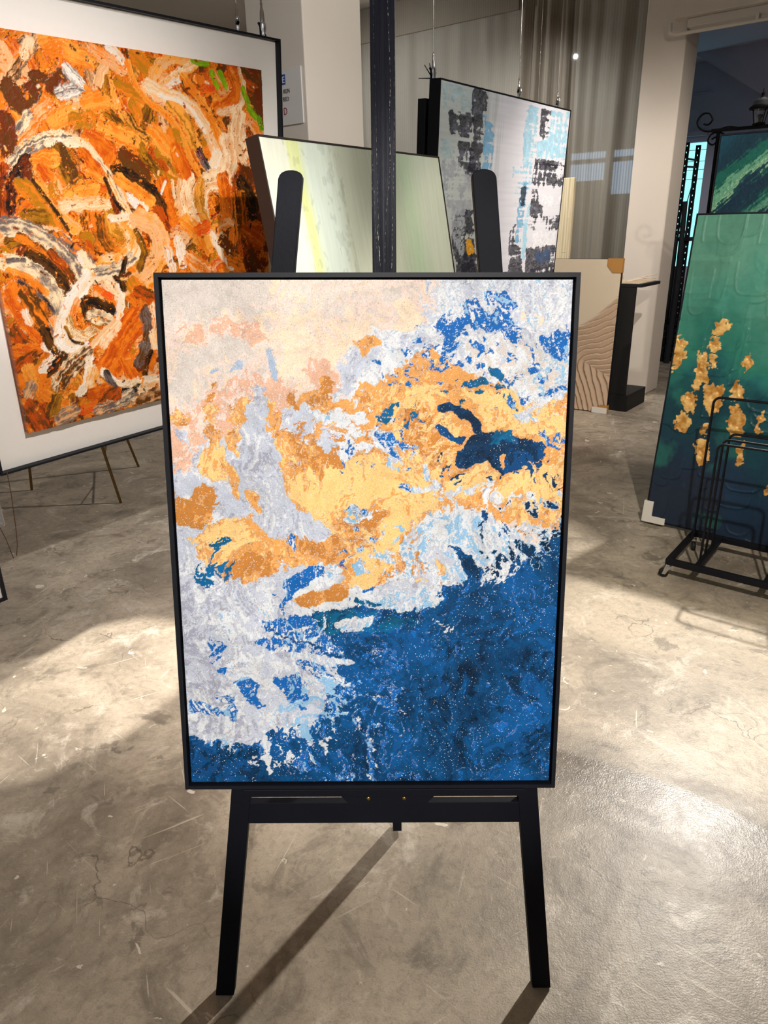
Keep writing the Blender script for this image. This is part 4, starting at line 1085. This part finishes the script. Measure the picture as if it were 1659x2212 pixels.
# ------------------------------------------------------------------ easel with the large marbled painting
EM_TL, EM_TR, EM_BL = (-0.394, 1.3118, 1.5150), (0.3554, 1.3097, 1.4991), (-0.4154, 1.1326, 0.5311)
Mm, mw, mh = rect_matrix(EM_TL, EM_TR, EM_BL)
frame_prof = [(0, 0), (0.0075, 0), (0.0075, 0.024), (0.014, 0.024), (0.014, 0.031), (0, 0.031)]
mat_marble = paint('marbled_canvas', 0.6, 0.08, 700, glitter=True, spec=0.12)
framed('framed_painting', 'blue, gold and blush marbled abstract in slim black frame on the black easel in front', 'painting', EM_TL, EM_TR, EM_BL,
       frame_prof, art_marble, 0.0112, 0.009, 0.014, mat_black, mat_marble)

er = empty('easel', 'tall black wooden easel holding the marbled blue and gold painting', 'easel', Mm)
def floor_v(x, y):
    """height along the easel plane at which local x, y meets the floor"""
    q = Mm @ Vector((x, y, 0)); return -q.z / (Mm.col[2].z)
def easel_leg(xt, xb, vt, vb):
    k = (xt - xb) / (vt - vb); hw = 0.0212
    cx = lambda v: xt + k * (v - vt)
    v0 = floor_v(cx(-.53), .057)
    poly = [(cx(v0) - hw + .001, v0), (cx(v0) + hw - .001, v0), (cx(vt - .014) + hw, vt - .014)]
    for i in range(1, 9):
        a = PI * i / 9
        poly.append((cx(vt) + hw * math.cos(a), vt - .014 + .014 * math.sin(a) ** .8))
    poly.append((cx(vt - .014) - hw, vt - .014))
    mb = MB(); mb.prism(poly, .034, .057); mb.build('leg', mat_wood_plain, er, 0.0015)
easel_leg(-.1335, -.3265, 1.176, -.53); easel_leg(.2045, .3785, 1.178, -.526)
mb = MB(); mb.hexa([(.0165, .036, -.06), (.0600, .036, -.06), (.0600, .060, -.06), (.0165, .060, -.06)], [(.0045, .036, 1.58), (.0470, .036, 1.58), (.0470, .060, 1.58), (.0045, .060, 1.58)])
mb.build('mast', mat_wood, er, 0.0015)
foot = Mm.inverted() @ Vector((0.017, 1.537, 0.0)); hinge = Vector((.030, .075, 1.10))
mb = MB(); fd = (hinge - foot).normalized(); fdw = (Mm.to_3x3() @ fd)
mb.bar(foot + fd * (.014 / fdw.z), hinge, .040, .024, (1, 0, 0)); mb.build('rear_leg', mat_wood_plain, er, 0.001)
mb = MB(); mb.box(-.262, .318, .036, .056, -.103, -.055); mb.build('crossbar', mat_wood_plain, er, 0.0012)
mb = MB(); mb.box(-.258, .314, -.002, .034, -.017, -.0006); mb.build('ledge', mat_wood_plain, er, 0.0015)
mb = MB(); mb.prism([(-.062, -.0172), (.133, -.0172), (.112, -.040), (-.042, -.040)], .004, .035); br = mb.build('bracket', mat_wood_plain, er, 0.001)
for x in (-.004, .069):
    mb = MB(); mb.lathe([(.0001, .0012), (.0038, .0014), (.0042, .004), (.0042, .0062)], (x, 0, -.0235), 12, 'y'); mb.build('screw', mat_brass, br)

# ------------------------------------------------------------------ orange impasto on a white mat
OR_TL, OR_TR, OR_BL = Vector((-1.456, 2.612, 2.371)), Vector((-0.431, 3.9, 2.413)), Vector((-1.545, 2.738, 0.682))
Mo, ow, oh = rect_matrix(OR_TL, OR_TR, OR_BL)
ro = empty('framed_painting', 'large orange and brown brushstroke painting raised on a white mat, hanging at left', 'painting', Mo)
mb = MB(); mb.ring_frame(-ow / 2, ow / 2, 0, oh, [(0, 0), (0.009, 0), (0.009, 0.036), (0.03, 0.036), (0.03, 0.044), (0, 0.044)]); mb.build('frame', mat_black, ro)
mb = MB(); mb.box(-ow / 2 + .0095, ow / 2 - .0095, .028, .0355, .0095, oh - .0095); mb.build('mat_board', mat_mat, ro)
oc, ohh = art_orange()
canvas_mesh('canvas', .1409 - ow / 2, 1.5142 - ow / 2, oh - 1.5495, oh - .1366, 0.0, .0279, oc, ohh, paint('impasto_canvas', 0.36, 0.25, 260), ro, (168, 84, 26))
# ------------------------------------------------------------------ pale green painting on the floor
framed('framed_painting', 'pale green and cream streaked painting in dark frame leaning behind the easel', 'painting', (-0.472, 3.2, 1.943), (0.35, 4.373, 1.946), (-0.178, 2.999, 0.02),
       [(0, 0), (0.007, 0), (0.007, 0.012), (0.02, 0.012), (0.02, 0.07), (0, 0.07)], art_green, 0.0085, 0.003, 0.0085, mat_black_side, paint('streaked_canvas', 0.6, 0.15, 300))
# ------------------------------------------------------------------ skyline painting on wires and the one hung behind it
CT_TL, CT_TR, CT_BL = Vector((0.374, 4.6, 2.363)), Vector((1.444, 5.925, 2.363)), Vector((0.307, 4.654, 0.615))
framed('framed_painting', 'white, grey and pale blue skyline painting hanging on wires behind the pale green one', 'painting', CT_TL, CT_TR, CT_BL,
       [(0, 0), (0.008, 0), (0.008, 0.012), (0.02, 0.012), (0.02, 0.075), (0, 0.075)], art_city, 0.0095, 0.003, 0.0085, mat_black, paint('skyline_canvas', 0.55, 0.2, 260))
Mc, cw, ch = rect_matrix(CT_TL, CT_TR, CT_BL)
rb = empty('framed_picture', 'black edged picture seen side on, hung back to back behind the skyline painting', 'picture', Mc @ Matrix.Translation((-.008, .080, -.02)) @ Matrix.Rotation(math.radians(-0.5), 4, 'X'))
mb = MB(); mb.ring_frame(-cw / 2, cw / 2, 0, ch - .075, [(0, 0), (0.02, 0), (0.02, 0.052), (0, 0.052)]); mb.build('frame', mat_black, rb)
mb = MB(); mb.box(-cw / 2 + .021, cw / 2 - .021, .01, .045, .021, ch - .096); mb.build('backing_board', mat_black_matte, rb)
# ------------------------------------------------------------------ picture at the left edge, hung low
uo = (OR_TR - OR_TL).normalized(); vo = (OR_TL - OR_BL).normalized()
BR2 = Vector((-1.626, 2.713, 0.133)); BL2 = BR2 - uo * .62; TL2 = BL2 + vo * .31; TR2 = BR2 + vo * .31
Ml, lw, lh = rect_matrix(TL2, TR2, BL2)
rl = empty('framed_picture', 'white picture in thin black frame cut off by the left edge, below the orange painting', 'picture', Ml)
mb = MB(); mb.ring_frame(-lw / 2, lw / 2, 0, lh, [(0, 0), (0.014, 0), (0.014, 0.02), (0.02, .02), (0.02, 0.03), (0, 0.03)]); mb.build('frame', mat_black, rl)
mb = MB(); mb.box(-lw / 2 + .0145, lw / 2 - .0145, .010, .0195, .0145, lh - .0145); mb.build('mat_board', mat_mat, rl)

# ------------------------------------------------------------------ hanging hardware
def hanger(label, p, tail, grip=True, ties=False, clip=False, top=3.94, lean=(0, 0)):
    g = empty('hanging_cable', label, 'cable', None, p, 0, 'picture hanging cables')
    mb = MB(); mb.tube([(0, 0, tail), (lean[0], lean[1], top - p[2])], .0016, 6); mb.build('cable', mat_cable, g)
    if grip:
        mb = MB(); mb.lathe([(.0035, tail + .005), (.006, tail), (.0035, tail - .008), (.0065, tail - .016), (.0045, tail - .026), (.009, tail - .045), (.011, tail - .075), (.010, .030), (.0075, .022), (.007, .0)], (0, 0, 0), 12)
        mb.build('gripper', mat_chrome, g)
        mb = MB(); mb.tube([(.004, -.014, .001), (.014, -.014, .03), (.012, -.012, .05), (.004, -.012, .056), (-.004, -.012, .05)], .0035, 8); mb.build('hook', mat_chrome, g)
    if clip:
        mb = MB(); mb.bar((-.004, .012, .035), (.012, .012, .0), .012, .008); mb.tube([(-.012, .012, .002), (-.012, .012, .045), (-.02, .012, .06)], .006, 8); mb.build('clip', mat_black_metal, g)
    if ties:
        mb = MB()
        for q in ((-.085, 0, .006), (-.05, .02, .075), (-.022, .01, .080)): mb.tube([(-.004, 0, .004), q], [.0035, .0022], 6)
        mb.build('cable_tie', mat_black_metal, g)
    return g
hanger('steel cable gripper with splayed black ties at the left corner of the skyline painting', (0.338, 4.665, 2.3668), .125, True, True, True)
hanger('steel hanging cable with gripper at the top middle of the skyline painting', (0.945, 5.327, 2.3668), .10)
hanger('bare steel cable between the two grippers above the skyline painting', (1.118, 5.54, 2.3668), .0, False)
hanger('steel hanging cable near the top right corner of the skyline painting', (1.302, 5.77, 2.3668), .085)
hanger('slim steel cable gripper above the orange painting, left of the black clip', (-0.600, 3.737, 2.4105), .10)
hanger('steel cable gripper with black clip at the right corner of the orange painting', (-0.505, 3.856, 2.4135), .145, True, False, True)
for k, lab in ((.12, 'far steel hanging cable of the low white picture at the left edge'), (.38, 'near steel hanging cable of the low white picture at the left edge')):
    q = TL2 + uo * k + Vector((-.012, .012, .001)); hanger(lab, tuple(q), .08)
# loose wires and a clear label holder under the orange painting
mb = MB(); mb.tube([(-1.522, 2.745, 0.706), (-1.513, 2.72, 0.6), (-1.519, 2.71, .47), (-1.526, 2.705, 0.394), (-1.537, 2.70, 0.346)], .0016, 6)
tag(mb.build('hanging_wire', mat_wire), 'thin brown wire with a kinked end dangling below the orange painting', 'wire', 'loose brown wires')
mb = MB(); mb.tube([(-1.632, 2.70, 0.655), (-1.597, 2.70, 0.54), (-1.566, 2.70, 0.425), (-1.552, 2.70, 0.333)], .0016, 6)
tag(mb.build('hanging_wire', mat_wire), 'straight thin brown wire running through the clear label holder at left edge', 'wire', 'loose brown wires')
def acrylic():
    t = NT('clear_acrylic'); t.base((.75, .78, .82, 1)); t.rough(.08); t.b.inputs['Transmission Weight'].default_value = .85; t.b.inputs['IOR'].default_value = 1.3; return t.m
rt = empty('label_holder', 'small clear acrylic label holder at the left edge, above the white picture', 'label', Matrix.Translation(Vector((-1.606, 2.708, 0.47)) ) @ Matrix.Rotation(math.radians(51.6), 4, 'Z'))
mb = MB(); mb.box(-.11, .04, -.004, .0, 0, .092); mb.build('holder', acrylic(), rt)
mb = MB(); mb.ring_frame(-.112, .042, -.002, .094, [(0, -.005), (.004, -.005), (.004, .001), (0, .001)]); mb.build('rim', mat_chrome, rt)

# ------------------------------------------------------------------ gold easel behind the orange painting
F1, F2, F3 = W(-3.94, 2.27), W(-4.66, 2.06), W(-4.50, 2.78); AP = Vector((-2.06, 4.35, 2.19))
gr = empty('tripod_easel', 'slim aged gold tripod easel standing behind the orange painting', 'easel', None, (F1 + F2 + F3) / 3)
off = (F1 + F2 + F3) / 3
legs = []
for f in (F1, F2, F3):
    t = AP + (f - AP).normalized() * .03
    mb = MB(); mb.tube([f - off + UP * .0, f.lerp(t, .5) - off, t - off], [.0085, .010, .010], 10); mb.build('leg', mat_gold, gr)
mb = MB(); mb.lathe([(.02, -.03), (.03, -.01), (.03, .03), (.015, .05)], AP - off, 12); mb.build('hub', mat_gold, gr)
a1 = F1.lerp(AP, .145); a3 = F3.lerp(AP, .235); a1b = F1.lerp(AP, .20)
mb = MB(); mb.tube([a1 - off, a3 - off], .007, 8); mb.tube([a1b - off, a1.lerp(a3, .55) - off], .005, 8); mb.build('brace', mat_gold, gr)

# ------------------------------------------------------------------ teal and gold leaf painting with foam corner
TE_TL, TE_TR, TE_BL = (1.607, 3.861, 1.619), (2.542, 3.109, 1.611), (1.47, 3.707, 0.02)
rt_, tw, th_ = framed('framed_painting', 'teal plaster painting with gold leaf patches leaning behind the black rack', 'painting', TE_TL, TE_TR, TE_BL,
       [(0, 0), (0.007, 0), (0.007, 0.010), (0.02, 0.010), (0.02, 0.042), (0, 0.042)], art_leaf, 0.0085, 0.002, 0.0075, mat_black, paint('gold_leaf_canvas', 0.42, 0.2, 300, metal_attr=True))
mb = MB(); x0 = -tw / 2
mb.prism([(x0 - .012, -.006), (x0 + .115, -.006), (x0 + .115, .032), (x0 + .040, .032), (x0 + .040, .115), (x0 - .012, .115)], -.012, -.001)
mb.box(x0 - .013, x0 - .0005, -.0008, .048, -.007, .115); mb.box(x0, x0 + .115, -.0008, .048, -.007, -.0005)
fc = mb.build('corner_protector', mat_foam, rt_, .002); fc['label'] = 'white foam corner protector'
# ------------------------------------------------------------------ iron stand, wave painting, lantern
rs = empty('display_stand', 'black wrought iron stand with scrolled top holding the wave painting', 'stand', None, W(-.93, 4.66), ROOM)
def L(e, z, d=4.6): return (e + .93, d - 4.66, z)
for e in (-1.262, -.60):
    mb = MB(); mb.tube([L(e, 0.0, 4.69), L(e, 2.045, 4.645)], .011, 8); mb.bar(L(e, .012, 4.47), L(e, .012, 4.95), .024, .024); mb.build('post', mat_iron, rs)
mb = MB(); mb.bar(L(-1.30, 2.049, 4.645), L(-.56, 2.043, 4.645), .022, .016); mb.build('top_rail', mat_iron, rs)
mb = MB(); mb.bar(L(-1.28, .985, 4.62), L(-.58, .985, 4.62), .07, .012); mb.build('support_rail', mat_iron, rs)
def spl(pts, k=6):
    q = [Vector(v) for v in pts]; e = [q[0] * 2 - q[1]] + q + [q[-1] * 2 - q[-2]]; o = []
    for i in range(1, len(e) - 2):
        for s in range(k):
            s /= k; a, b, c, d = e[i - 1:i + 3]
            o.append(.5 * ((2 * b) + (c - a) * s + (2 * a - 5 * b + 4 * c - d) * s * s + (3 * b - a - 3 * c + d) * s ** 3))
    return o + [q[-1]]
for sgn in (1, -1):
    fx = (lambda e: e) if sgn == 1 else (lambda e: -1.86 - e)
    mb = MB(); mb.tube([L(fx(v[0]), v[1], 4.645) for v in [(q.x, q.z) for q in spl([(-1.19, 0, 2.047), (-1.27, 0, 2.047), (-1.345, 0, 2.054), (-1.383, 0, 2.095), (-1.362, 0, 2.135), (-1.325, 0, 2.137), (-1.303, 0, 2.105), (-1.322, 0, 2.082), (-1.348, 0, 2.087)])]], .0055, 8); mb.build('scroll', mat_iron, rs)
    mb = MB(); mb.tube([L(fx(v[0]), v[1], 4.645) for v in [(q.x, q.z) for q in spl([(-1.225, 0, 2.022), (-1.262, 0, 2.040), (-1.300, 0, 2.030), (-1.313, 0, 1.998), (-1.286, 0, 1.978), (-1.262, 0, 1.998), (-1.274, 0, 2.015), (-1.294, 0, 2.006)])]], .0045, 8); mb.build('scroll', mat_iron, rs)
    mb = MB(); mb.tube([L(fx(v[0]), v[1], 4.645) for v in [(q.x, q.z) for q in spl([(-1.27, 0, 2.05), (-1.22, 0, 2.062), (-1.17, 0, 2.056)])]], .004, 8); mb.build('scroll', mat_iron, rs)
framed('framed_painting', 'dark teal and mint breaking wave painting on the wrought iron stand', 'painting', W(-1.243, 4.606, 2.024), W(-.62, 4.606, 2.024), W(-1.243, 4.6, .9925),
       [(0, 0), (0.008, 0), (0.008, 0.008), (0.015, 0.008), (0.015, 0.03), (0, 0.03)], art_wave, 0.009, 0.002, 0.0055, mat_black, paint('wave_canvas', 0.45, 0.3, 260))
rn = empty('lantern', 'small black lantern with domed roof standing on top of the iron stand', 'lantern', None, W(-1.062, 4.645, 2.0585), ROOM)
mb = MB(); mb.lathe([(.034, -.002), (.034, .004), (.028, .008)], (0, 0, 0), 4); mb.build('base', mat_iron, rn)
mb = MB(); mb.lathe([(.058, .072), (.060, .080), (.046, .092), (.040, .110), (.022, .124), (.008, .130), (.006, .140), (.010, .146), (.004, .152), (.002, .170)], (0, 0, 0), 24); mb.build('roof', mat_iron, rn)
for k in range(4):
    a = PI / 4 + k * PI / 2
    mb = MB(); mb.tube([(.029 * math.cos(a), .029 * math.sin(a), .004), (.045 * math.cos(a), .045 * math.sin(a), .076)], .003, 6); mb.build('post', mat_iron, rn)
mb = MB(); mb.lathe([(.026, .006), (.040, .074)], (0, 0, 0), 4)
def thin_glass():
    t = NT('thin_glass'); n = t.n; n.remove(t.b); tr = t.node('ShaderNodeBsdfTransparent'); gl = t.node('ShaderNodeBsdfGlossy'); gl.inputs['Roughness'].default_value = .05
    mx = t.node('ShaderNodeMixShader'); mx.inputs[0].default_value = .12; t.link(tr.outputs[0], mx.inputs[1]); t.link(gl.outputs[0], mx.inputs[2]); t.link(mx.outputs[0], t.out.inputs[0]); return t.m
mb.build('glass', thin_glass(), rn)
mb = MB(); mb.lathe([(.008, .005), (.009, .03), (.014, .036), (.014, .046), (.004, .05)], (0, 0, 0), 12); mb.build('lamp_holder', mat_iron, rn)

# ------------------------------------------------------------------ rack on casters
rr = empty('storage_rack', 'low black steel rack on casters in front of the teal and gold painting', 'rack', None, W(-.565, 3.415), ROOM)
def R(e, d, z): return (e + .565, d - 3.415, z)
ex0, ex1, d0, d1 = -.838, -.292, 3.213, 3.622
mb = MB()
for a_, b_ in ((R(ex0 - .011, d0, .085), R(ex1 + .011, d0, .085)), (R(ex0 - .011, d1, .085), R(ex1 + .011, d1, .085))): mb.bar(a_, b_, .022, .030)
for e in (ex0, -.710, -.420, ex1): mb.bar(R(e, d0 + .0112, .085), R(e, d1 - .0112, .085), .022, .030)
mb.build('base_frame', mat_black_metal, rr, .0015)
def hoop(e0, e1, d, zt, r=.028, tr=.0055, zb=.095):
    pts = [R(e0, d, zb)]
    for i in range(7):
        a = PI - i * PI / 12; pts.append(R(e0 + r + r * math.cos(a), d, zt - r + r * math.sin(a)))
    for i in range(7):
        a = PI / 2 - i * PI / 12; pts.append(R(e1 - r + r * math.cos(a), d, zt - r + r * math.sin(a)))
    pts.append(R(e1, d, zb)); mb = MB(); mb.tube(pts, tr, 8); mb.build('hoop', mat_black_metal, rr)
hoop(ex0, ex1, d1 - .004, .797, .032, .0062)
for d_ in (3.283, 3.372, 3.485): hoop(-.715, -.418, d_, .665)
def caster(e, d, rot):
    c = empty('caster', None, None); del_keys = [k for k in c.keys()]
    for k in del_keys: del c[k]
    c.parent = rr; c.location = R(e, d, 0); c.rotation_euler = (0, 0, rot)
    mb = MB(); mb.lathe([(.010, -.009), (.019, -.009), (.0225, -.006), (.0225, .006), (.019, .009), (.010, .009)], (-.018, 0, .0227), 20, 'y'); mb.build('wheel', mat_tire, c)
    mb = MB()
    for s in (-1, 1): mb.prism([(-.026, .018), (-.010, .018), (.012, .060), (-.014, .060)], s * .0115 - .0012, s * .0115 + .0012)
    mb.box(-.016, .014, -.0127, .0127, .058, .0625); mb.lathe([(.0125, .062), (.0125, .0695)], (0, 0, 0), 14); mb.lathe([(.004, -.0125), (.004, .0125)], (-.018, 0, .0227), 10, 'y'); mb.build('fork', mat_chrome, c)
caster(ex0 + .003, d0 + .004, math.radians(15)); caster(ex1 - .003, d0 + .004, 1.2); caster(ex0 + .003, d1 - .004, 2.0); caster(ex1 - .003, d1 - .004, -.6)

# ------------------------------------------------------------------ carved relief panel, tall panel, side table
def relief():
    w, h = .80, 1.297; nx, ny = 220, 360
    V, U = np.mgrid[0:ny, 0:nx].astype(float); V = 1 - V / (ny - 1); U /= (nx - 1)
    x = U * w; z = V * h
    # contour field: level lines sweep down and curl round a core near the lower right
    cx, cz = .57, .42
    ang = np.arctan2(z - cz, (x - cx)); rad = np.hypot((x - cx) * 1.25, z - cz)
    def ray_d(ax, az):
        l = math.hypot(ax, az); ax, az = ax / l, az / l
        t = np.clip((x - cx) * ax + (z - cz) * az, 0, None)
        return np.hypot(x - cx - t * ax, z - cz - t * az)
    da, db = ray_d(1.0, .34), ray_d(.42, -1.0)
    inside = ((z - cz) < .34 * (x - cx)) & ((x - cx) * 1.0 > -.42 * (z - cz)) & (x > cx)
    f = np.minimum(da, db) * np.where(inside, -1.0, 1.0)
    f = f + .020 * np.sin(7 * x + 5 * z) + .010 * (fbm(ny, nx, 12, 8, 4, 611) - .5) * 4 + .5
    edge = .73 + .30 * (x - .47) + .9 * np.clip(x - .47, 0, 1) ** 1.5
    below = 1 / (1 + np.exp((z - edge) * 160))
    ph = (f * 21.0) % 1.0
    h_ = np.clip(ph * 1.25, 0, 1) * np.where(ph > .86, (1 - ph) / .14, 1)
    hg = .016 * (1 - below) + below * (.003 + .011 * h_)
    hg += .0006 * (fbm(ny, nx, 30, 160, 3, 617) - .5)
    c0 = np.array(lin((222, 206, 182))); c1 = np.array(lin((206, 178, 152)))
    col = c0 * (1 - below[..., None]) + c1 * below[..., None]
    groove = (below * np.clip(1 - h_ * 3.0, 0, 1))[..., None]
    col = col * (1 - .45 * groove)
    return w, h, col, hg
pw, ph_, pc, pg_ = relief()
rp = empty('relief_panel', 'pale wooden relief panel carved with flowing ridges, cardboard corners, on the floor', 'relief panel', (Matrix.Translation(W(-2.704, 6.12, .007)) @ Matrix.Rotation(-A, 4, 'Z') @ Matrix.Rotation(math.radians(-2.0), 4, 'X')))
canvas_mesh('carved_board', -pw / 2, pw / 2, 0, ph_, .014, .016, pc, pg_, paint('carved_wood', .8, .15, 200), rp, (40, 34, 30))
mb = MB(); mb.ring_frame(-pw / 2 - .004, pw / 2 + .004, -.004, ph_ + .004, [(0, .006), (.0038, .006), (.0038, .034), (0, .034)]); mb.build('edge_frame', mat_black, rp)
mb = MB(); xr = pw / 2 + .006
mb.prism([(xr, ph_ + .006), (xr - .125, ph_ + .006), (xr - .125, ph_ - .05), (xr - .075, ph_ - .105), (xr, ph_ - .105)], -.008, -.004); mb.box(xr, xr + .003, -.008, .034, ph_ - .105, ph_ + .006); mb.box(xr - .125, xr + .003, -.008, .034, ph_ + .006, ph_ + .009)
o = mb.build('corner_protector', mat_card, rp); o['label'] = 'brown cardboard corner'
mb = MB(); mb.prism([(xr, -.0), (xr - .13, .0), (xr - .06, .07), (xr, .07)], -.008, -.004); mb.box(xr, xr + .003, -.008, .034, 0, .07)
mb.build('corner_protector', mat_card, rp)
mb = MB(); mb.box(xr - .135, xr + .004, -.014, -.0085, -.006, .045)
o = mb.build('foam_pad', mat_foam, rp); o['label'] = 'white foam pad under the cardboard corner'
# tall cream panel
t = NT('ribbed_cream_board'); v = t.coord('Object', (60, 1, 1)); v2 = t.coord('Object', (3, 1, 26))
t.base(t.mix(t.ramp(t.noise(v, 1.2, 2), .35, .6), rgba(lin((198, 182, 146))), rgba(lin((232, 218, 184))))); t.rough(.75)
t.bump(t.math('ADD', t.noise(v, 1.2, 2), t.math('MULTIPLY', t.ramp(t.noise(v2, 1.0, 3), .33, .30), .8)), .6, .01)
mb = MB(); mb.box(-.26, .26, 0, .045, 0, 2.002)
o = mb.build('wood_panel', t.m, None, .008); o.location = W(-3.405, 6.93, .0); o.rotation_euler = (math.radians(-1.5), 0, ROOM)
tag(o, 'tall narrow cream panel with fine vertical ribs standing behind the skyline painting', 'panel')
# black c-shaped side table
rc = empty('side_table', 'black C-shaped side table standing beside the carved relief panel', 'table', None, W(-2.31, 6.5), ROOM)
def T(e, d): return e + 2.31, d - 6.5
mb = MB(); mb.box(-.19, .13, -.22, .25, 0, .15); mb.build('base', mat_black_matte, rc, .003)
mb = MB(); mb.box(-.19, .105, -.222, -.19, .1502, 1.075); mb.build('upright', mat_black_matte, rc, .002)
mb = MB(); mb.box(-.19, .155, -.225, .245, 1.0752, 1.102); mb.build('table_top', mat_black_matte, rc, .002)
mb = MB(); mb.box(-.15, .125, -.20, .18, 0, .008);
o = mb.build('wooden_tray', mat_pale_wood, None, .001); o.location = W(-2.31, 6.5, 1.1022); o.rotation_euler = (0, 0, ROOM); tag(o, 'thin pale wooden tray on top of the black side table', 'tray')
rg = random.Random(4); mb = MB()
for i in range(46):
    a = rg.uniform(0, 6.28); rad = rg.uniform(.01, .05); z = rg.uniform(.012, .055)
    mb.tube([(rad * .4 * math.cos(a), rad * .4 * math.sin(a), .004), (rad * .8 * math.cos(a + .5), rad * .8 * math.sin(a + .5), z), (rad * 1.3 * math.cos(a + 1), rad * 1.3 * math.sin(a + 1), z * rg.uniform(.5, 1.1))], .0028, 5)
o = mb.build('dried_flowers', mat_dry, None, fix=False); o.location = W(-2.40, 6.34, 1.1112); tag(o, 'small tuft of orange dried flowers on the side table tray', 'dried flowers')
for i, (a0, b0, lab) in enumerate((((-2.33, 6.40), (-2.14, 6.62, .05), 'pale dried reed sticking up and outward from the side table tray'), ((-2.36, 6.48), (-2.17, 6.66, .012), 'pale dried reed lying low along the side table tray'), ((-2.31, 6.32), (-2.15, 6.46, .03), 'middle pale dried reed of three on the side table tray'))):
    p0 = W(a0[0], a0[1], 1.1155); p1 = W(b0[0], b0[1], 1.1155 + b0[2])
    mb = MB(); mb.tube([(0, 0, 0), (p1 - p0) * .5 + UP * .006, p1 - p0], [.005, .006, .002], 6); o = mb.build('dried_reed', mat_stick, None); o.location = p0; tag(o, lab, 'reed', 'dried reeds on the side table')

# ------------------------------------------------------------------ notice on the left column
rg_ = empty('wall_sign', 'white notice board with blue, black and red lettering on the left column', 'sign', Matrix.Translation(W(-4.829, 4.870, 2.417)) @ Matrix.Rotation(-A, 4, 'Z') @ Matrix.Scale(1.261, 4))
mb = MB(); mb.box(-.16, .160, -.006, .003, 0, .325); board = mb.build('board', simple('white_sign_board', (226, 222, 220), .4, var=.02), rg_, .001)
def letters(txt, x, z, size, srgb, name='lettering', y=-.0072, sx=1.0):
    cu = bpy.data.curves.new(name, 'FONT'); cu.body = txt; cu.size = size; cu.extrude = .0004; cu.align_x = 'LEFT'
    o = bpy.data.objects.new(name, cu); COL.objects.link(o); o.parent = board; o.location = (x, y, z); o.rotation_euler = (PI / 2, 0, 0); o.scale = (sx, 1, 1)
    cu.materials.append(simple('ink_' + txt, srgb, .5, var=.02))
    bpy.context.view_layer.update()
    me = bpy.data.meshes.new_from_object(o.evaluated_get(bpy.context.evaluated_depsgraph_get()))
    if not me.materials: me.materials.append(cu.materials[0])
    q = bpy.data.objects.new(name, me); COL.objects.link(q); q.parent = board; q.location = o.location; q.rotation_euler = o.rotation_euler; q.scale = o.scale
    bpy.data.objects.remove(o); return q
mb = MB(); mb.box(-.025, .0175, -.0075, -.0062, .236, .295); mb.build('letter_box', simple('blue_ink', (38, 78, 160), .5), board)
letters('E', -.013, .247, .052, (232, 232, 236), y=-.0082)
letters('KEN', -.006, .186, .036, (40, 38, 40), sx=.85); letters('RED', -.014, .140, .036, (40, 38, 40), sx=.85); letters('D', -.015, .062, .062, (150, 40, 58), sx=.75)

# ------------------------------------------------------------------ shelving in the room beyond
rv = empty('shelving_unit', 'dark slotted steel shelving unit against the bright window in the far room', 'shelving', None, W(-2.95, 9.1), ROOM)
def Sx(e, d, z): return (e + 2.95, d - 9.1, z)
def post(e, d, zt, wdt=.056):
    mb = MB(); n = int(zt / .066)
    mb.box(e + 2.95 - wdt / 2, e + 2.95 - .0045, d - 9.1 - .002, d - 9.1 + .002, 0, zt); mb.box(e + 2.95 + .0045, e + 2.95 + wdt / 2, d - 9.1 - .002, d - 9.1 + .002, 0, zt)
    for i in range(n + 1):
        z0 = i * zt / n; mb.box(e + 2.95 - .0046, e + 2.95 + .0046, d - 9.1 - .002, d - 9.1 + .002, max(0, z0 - .0265), min(zt, z0 + .0265))
    mb.build('post', mat_black_metal, rv)
post(-2.757, 9.0, 2.40); post(-2.652, 9.06, 2.37); post(-3.40, 9.0, 2.40); post(-3.40, 9.3, 2.37)
mb = MB(); mb.bar(Sx(-2.757, 9.01, 2.24), Sx(-2.652, 9.05, 2.22), .02, .02); mb.bar(Sx(-2.757, 9.01, 2.16), Sx(-2.652, 9.05, 2.15), .02, .02)
mb.bar(Sx(-2.665, 9.055, 2.0), Sx(-2.757, 9.01, 1.40), .03, .006); mb.bar(Sx(-2.757, 9.01, 1.47), Sx(-2.66, 9.05, 1.48), .05, .03); mb.build('brace', mat_black_metal, rv)
for z in (.485, .24, 1.42):
    mb = MB(); mb.box(Sx(-3.42, 0, 0)[0], Sx(-2.60, 0, 0)[0], -.1, .22, z - .04, z); mb.build('shelf', mat_black_metal, rv, .004)
mb = MB(); mb.tube([(0, 0, 0), (.01, 0, 1.0), (-.01, 0, 1.80)], [.034, .032, .026], 10)
o = mb.build('fabric_roll', mat_drape); o.location = W(-2.672, 8.93); tag(o, 'upright black fabric roll leaning in front of the slotted shelving', 'fabric roll')
n = 40; v = []; f = []
for i in range(n + 1):
    x = -.42 + .50 * i / n
    for k, z in enumerate((.52, .9, 1.2, 1.44)):
        v.append((x, .03 * math.sin(i * .8) * (1.2 - .5 * k / 3) - .10, z))
for i in range(n):
    for k in range(3): f.append((i * 4 + k, i * 4 + 4 + k, i * 4 + 5 + k, i * 4 + 1 + k))
mb = MB(); mb.add(v, f, True); o = mb.build('drape', mat_drape, None, fix=False); o.location = W(-2.79, 9.0); o.rotation_euler = (0, 0, ROOM)
sm_ = o.modifiers.new('thickness', 'SOLIDIFY'); sm_.thickness = .006
tag(o, 'black cloth drape hanging from the shelving in the far room', 'drape')
